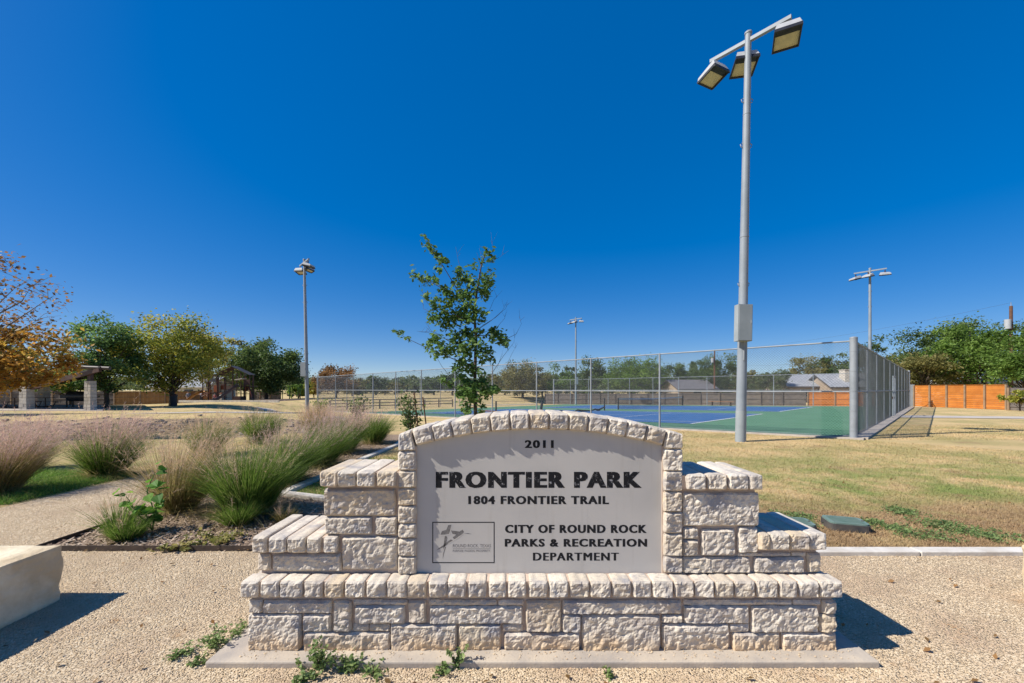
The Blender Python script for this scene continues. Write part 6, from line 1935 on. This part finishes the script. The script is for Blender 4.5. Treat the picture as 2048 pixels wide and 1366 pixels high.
MB().box(-0.9, 0.9, -0.5, 0.5, 0, 0.45).build("crawl_bench", 'dark_metal', pg, loc=gp(80, 1095, 1.0))

# fitness posts right of the playground
def fitness_post(label, u, y, h, mat, paddles):
    x_ = px(u, y)
    root = thing("fitness_post", label, "exercise post", (x_, y, gz(x_, y)), 0, "outdoor exercise posts")
    MB().tube([(-0.22, 0, -0.1), (-0.22, 0, h)], 0.06, 8).build("post", 'green_paint', root, True)
    MB().tube([(0.12, 0, -0.1), (0.12, 0, h * 0.97)], 0.06, 8).build("post", mat, root, True)
    MB().tube([(-0.22, 0, h * 0.85), (0.12, 0, h * 0.85)], 0.03, 6).build("handle", mat, root, True)
    if paddles:
        for sx_ in (-0.42, 0.34):
            MB().tube([(sx_, -0.15, 0.65), (sx_, 0.15, 0.65)], 0.12, 10).build("pedal", 'lamp_dark', root, True)
fitness_post("green and lime exercise post with black pedals, left one of the pair", 582, 60, 1.9, 'yellow_green', True)
fitness_post("green exercise post nearest the left floodlight pole", 599, 61, 1.9, 'green_paint', False)
hk = thing("arched_lamp", "slim curved lime post left of the exercise posts", "post", (px(565, 62), 62.0, gz(px(565, 62), 62)))
MB().tube([(0, 0, -0.1), (0, 0, 1.9), (0.1, 0, 2.25), (0.35, 0, 2.4), (0.6, 0, 2.3)], 0.05, 8).build("arched_pole", 'yellow_green', hk, True)

# people at the playground: one skinned body each
def person(label, x, y, z, h, sit, shirt, face):
    root = thing("person", label, "person", (x, y, z), face, "people at the playground")
    s = h / 1.7
    hip = 0.92 if not sit else 0.45
    J = {}
    def V3(a, b, c): return (a * s, b * s, c * s)
    J['pel'] = V3(0, 0, hip); J['bel'] = V3(0, -0.01, hip + 0.2); J['ches'] = V3(0, -0.02, hip + 0.42); J['neck'] = V3(0, -0.02, hip + 0.58); J['head'] = V3(0, -0.04, hip + 0.70); J['top'] = V3(0, -0.03, hip + 0.80)
    for sg, nm in ((-1, 'l'), (1, 'r')):
        J['sh' + nm] = V3(sg * 0.18, -0.01, hip + 0.50); J['el' + nm] = V3(sg * 0.25, -0.06, hip + 0.24); J['wr' + nm] = V3(sg * 0.20, -0.22, hip + 0.08); J['hand' + nm] = V3(sg * 0.18, -0.29, hip + 0.04)
        J['hip' + nm] = V3(sg * 0.10, 0, hip - 0.04)
        if sit:
            J['kn' + nm] = V3(sg * 0.13, -0.42, hip + 0.02); J['an' + nm] = V3(sg * 0.13, -0.46, 0.07); J['toe' + nm] = V3(sg * 0.14, -0.64, 0.04)
        else:
            J['kn' + nm] = V3(sg * 0.11, -0.03, 0.49); J['an' + nm] = V3(sg * 0.11, 0.02, 0.07); J['toe' + nm] = V3(sg * 0.13, -0.16, 0.04)
    rr_ = dict(pel=.13, bel=.12, ches=.14, neck=.055, head=.10, top=.085, sh=.065, el=.045, wr=.032, hand=.038, hip=.09, kn=.06, an=.042, toe=.035)
    E = [('pel', 'bel'), ('bel', 'ches'), ('ches', 'neck'), ('neck', 'head'), ('head', 'top')]
    for nm in 'lr':
        E += [('ches', 'sh' + nm), ('sh' + nm, 'el' + nm), ('el' + nm, 'wr' + nm), ('wr' + nm, 'hand' + nm), ('pel', 'hip' + nm), ('hip' + nm, 'kn' + nm), ('kn' + nm, 'an' + nm), ('an' + nm, 'toe' + nm)]
    keys = list(J)
    me_ = bpy.data.meshes.new("body")
    me_.from_pydata([J[k] for k in keys], [(keys.index(a), keys.index(b)) for a, b in E], [])
    o_ = link("body", me_, None, root)
    sk = o_.modifiers.new("skin", 'SKIN'); o_.modifiers.new("sub", 'SUBSURF').levels = 1
    for i, k in enumerate(keys):
        b = k if k in rr_ else k[:-1]
        me_.skin_vertices[0].data[i].radius = (rr_[b] * s, rr_[b] * s)
    me_.skin_vertices[0].data[0].use_root = True
    dg = bpy.context.evaluated_depsgraph_get()
    fin = bpy.data.meshes.new_from_object(o_.evaluated_get(dg))
    o_.modifiers.clear(); o_.data = fin; bpy.data.meshes.remove(me_)
    for mt in ('skin', shirt, 'trousers'): fin.materials.append(M[mt])
    for p in fin.polygons:
        c = p.center / s
        if c.z > hip + 0.55: k = 0
        elif c.z > hip - 0.02 and c.y > -0.16 and not (sit and c.z < hip + 0.08): k = 1
        elif abs(c.x) > 0.15 and c.z > hip - 0.06: k = 0
        else: k = 2
        p.material_index = k
        p.use_smooth = True
    hm = rock_mesh("hair", 0.115 * s, 3.0, (1, 1.05, 0.9), 2)
    link("hair", hm, 'hair', root, (0, 0.02 * s, (hip + 0.79) * s))
    return root
person("seated person in a grey shirt with dark hair left of the tan slide", px(377, 53), 53.0, 0.05, 1.6, True, 'shirt_grey', rad(30))
person("person in a white shirt and dark trousers standing behind the tan slide", px(402, 54), 54.0, 0.02, 1.35, False, 'shirt_white', rad(-20))
person("child in a coral top sitting at the climbing bars of the tower", px(430, 51), 51.0, 0.05, 1.25, True, 'shirt_red', rad(10))
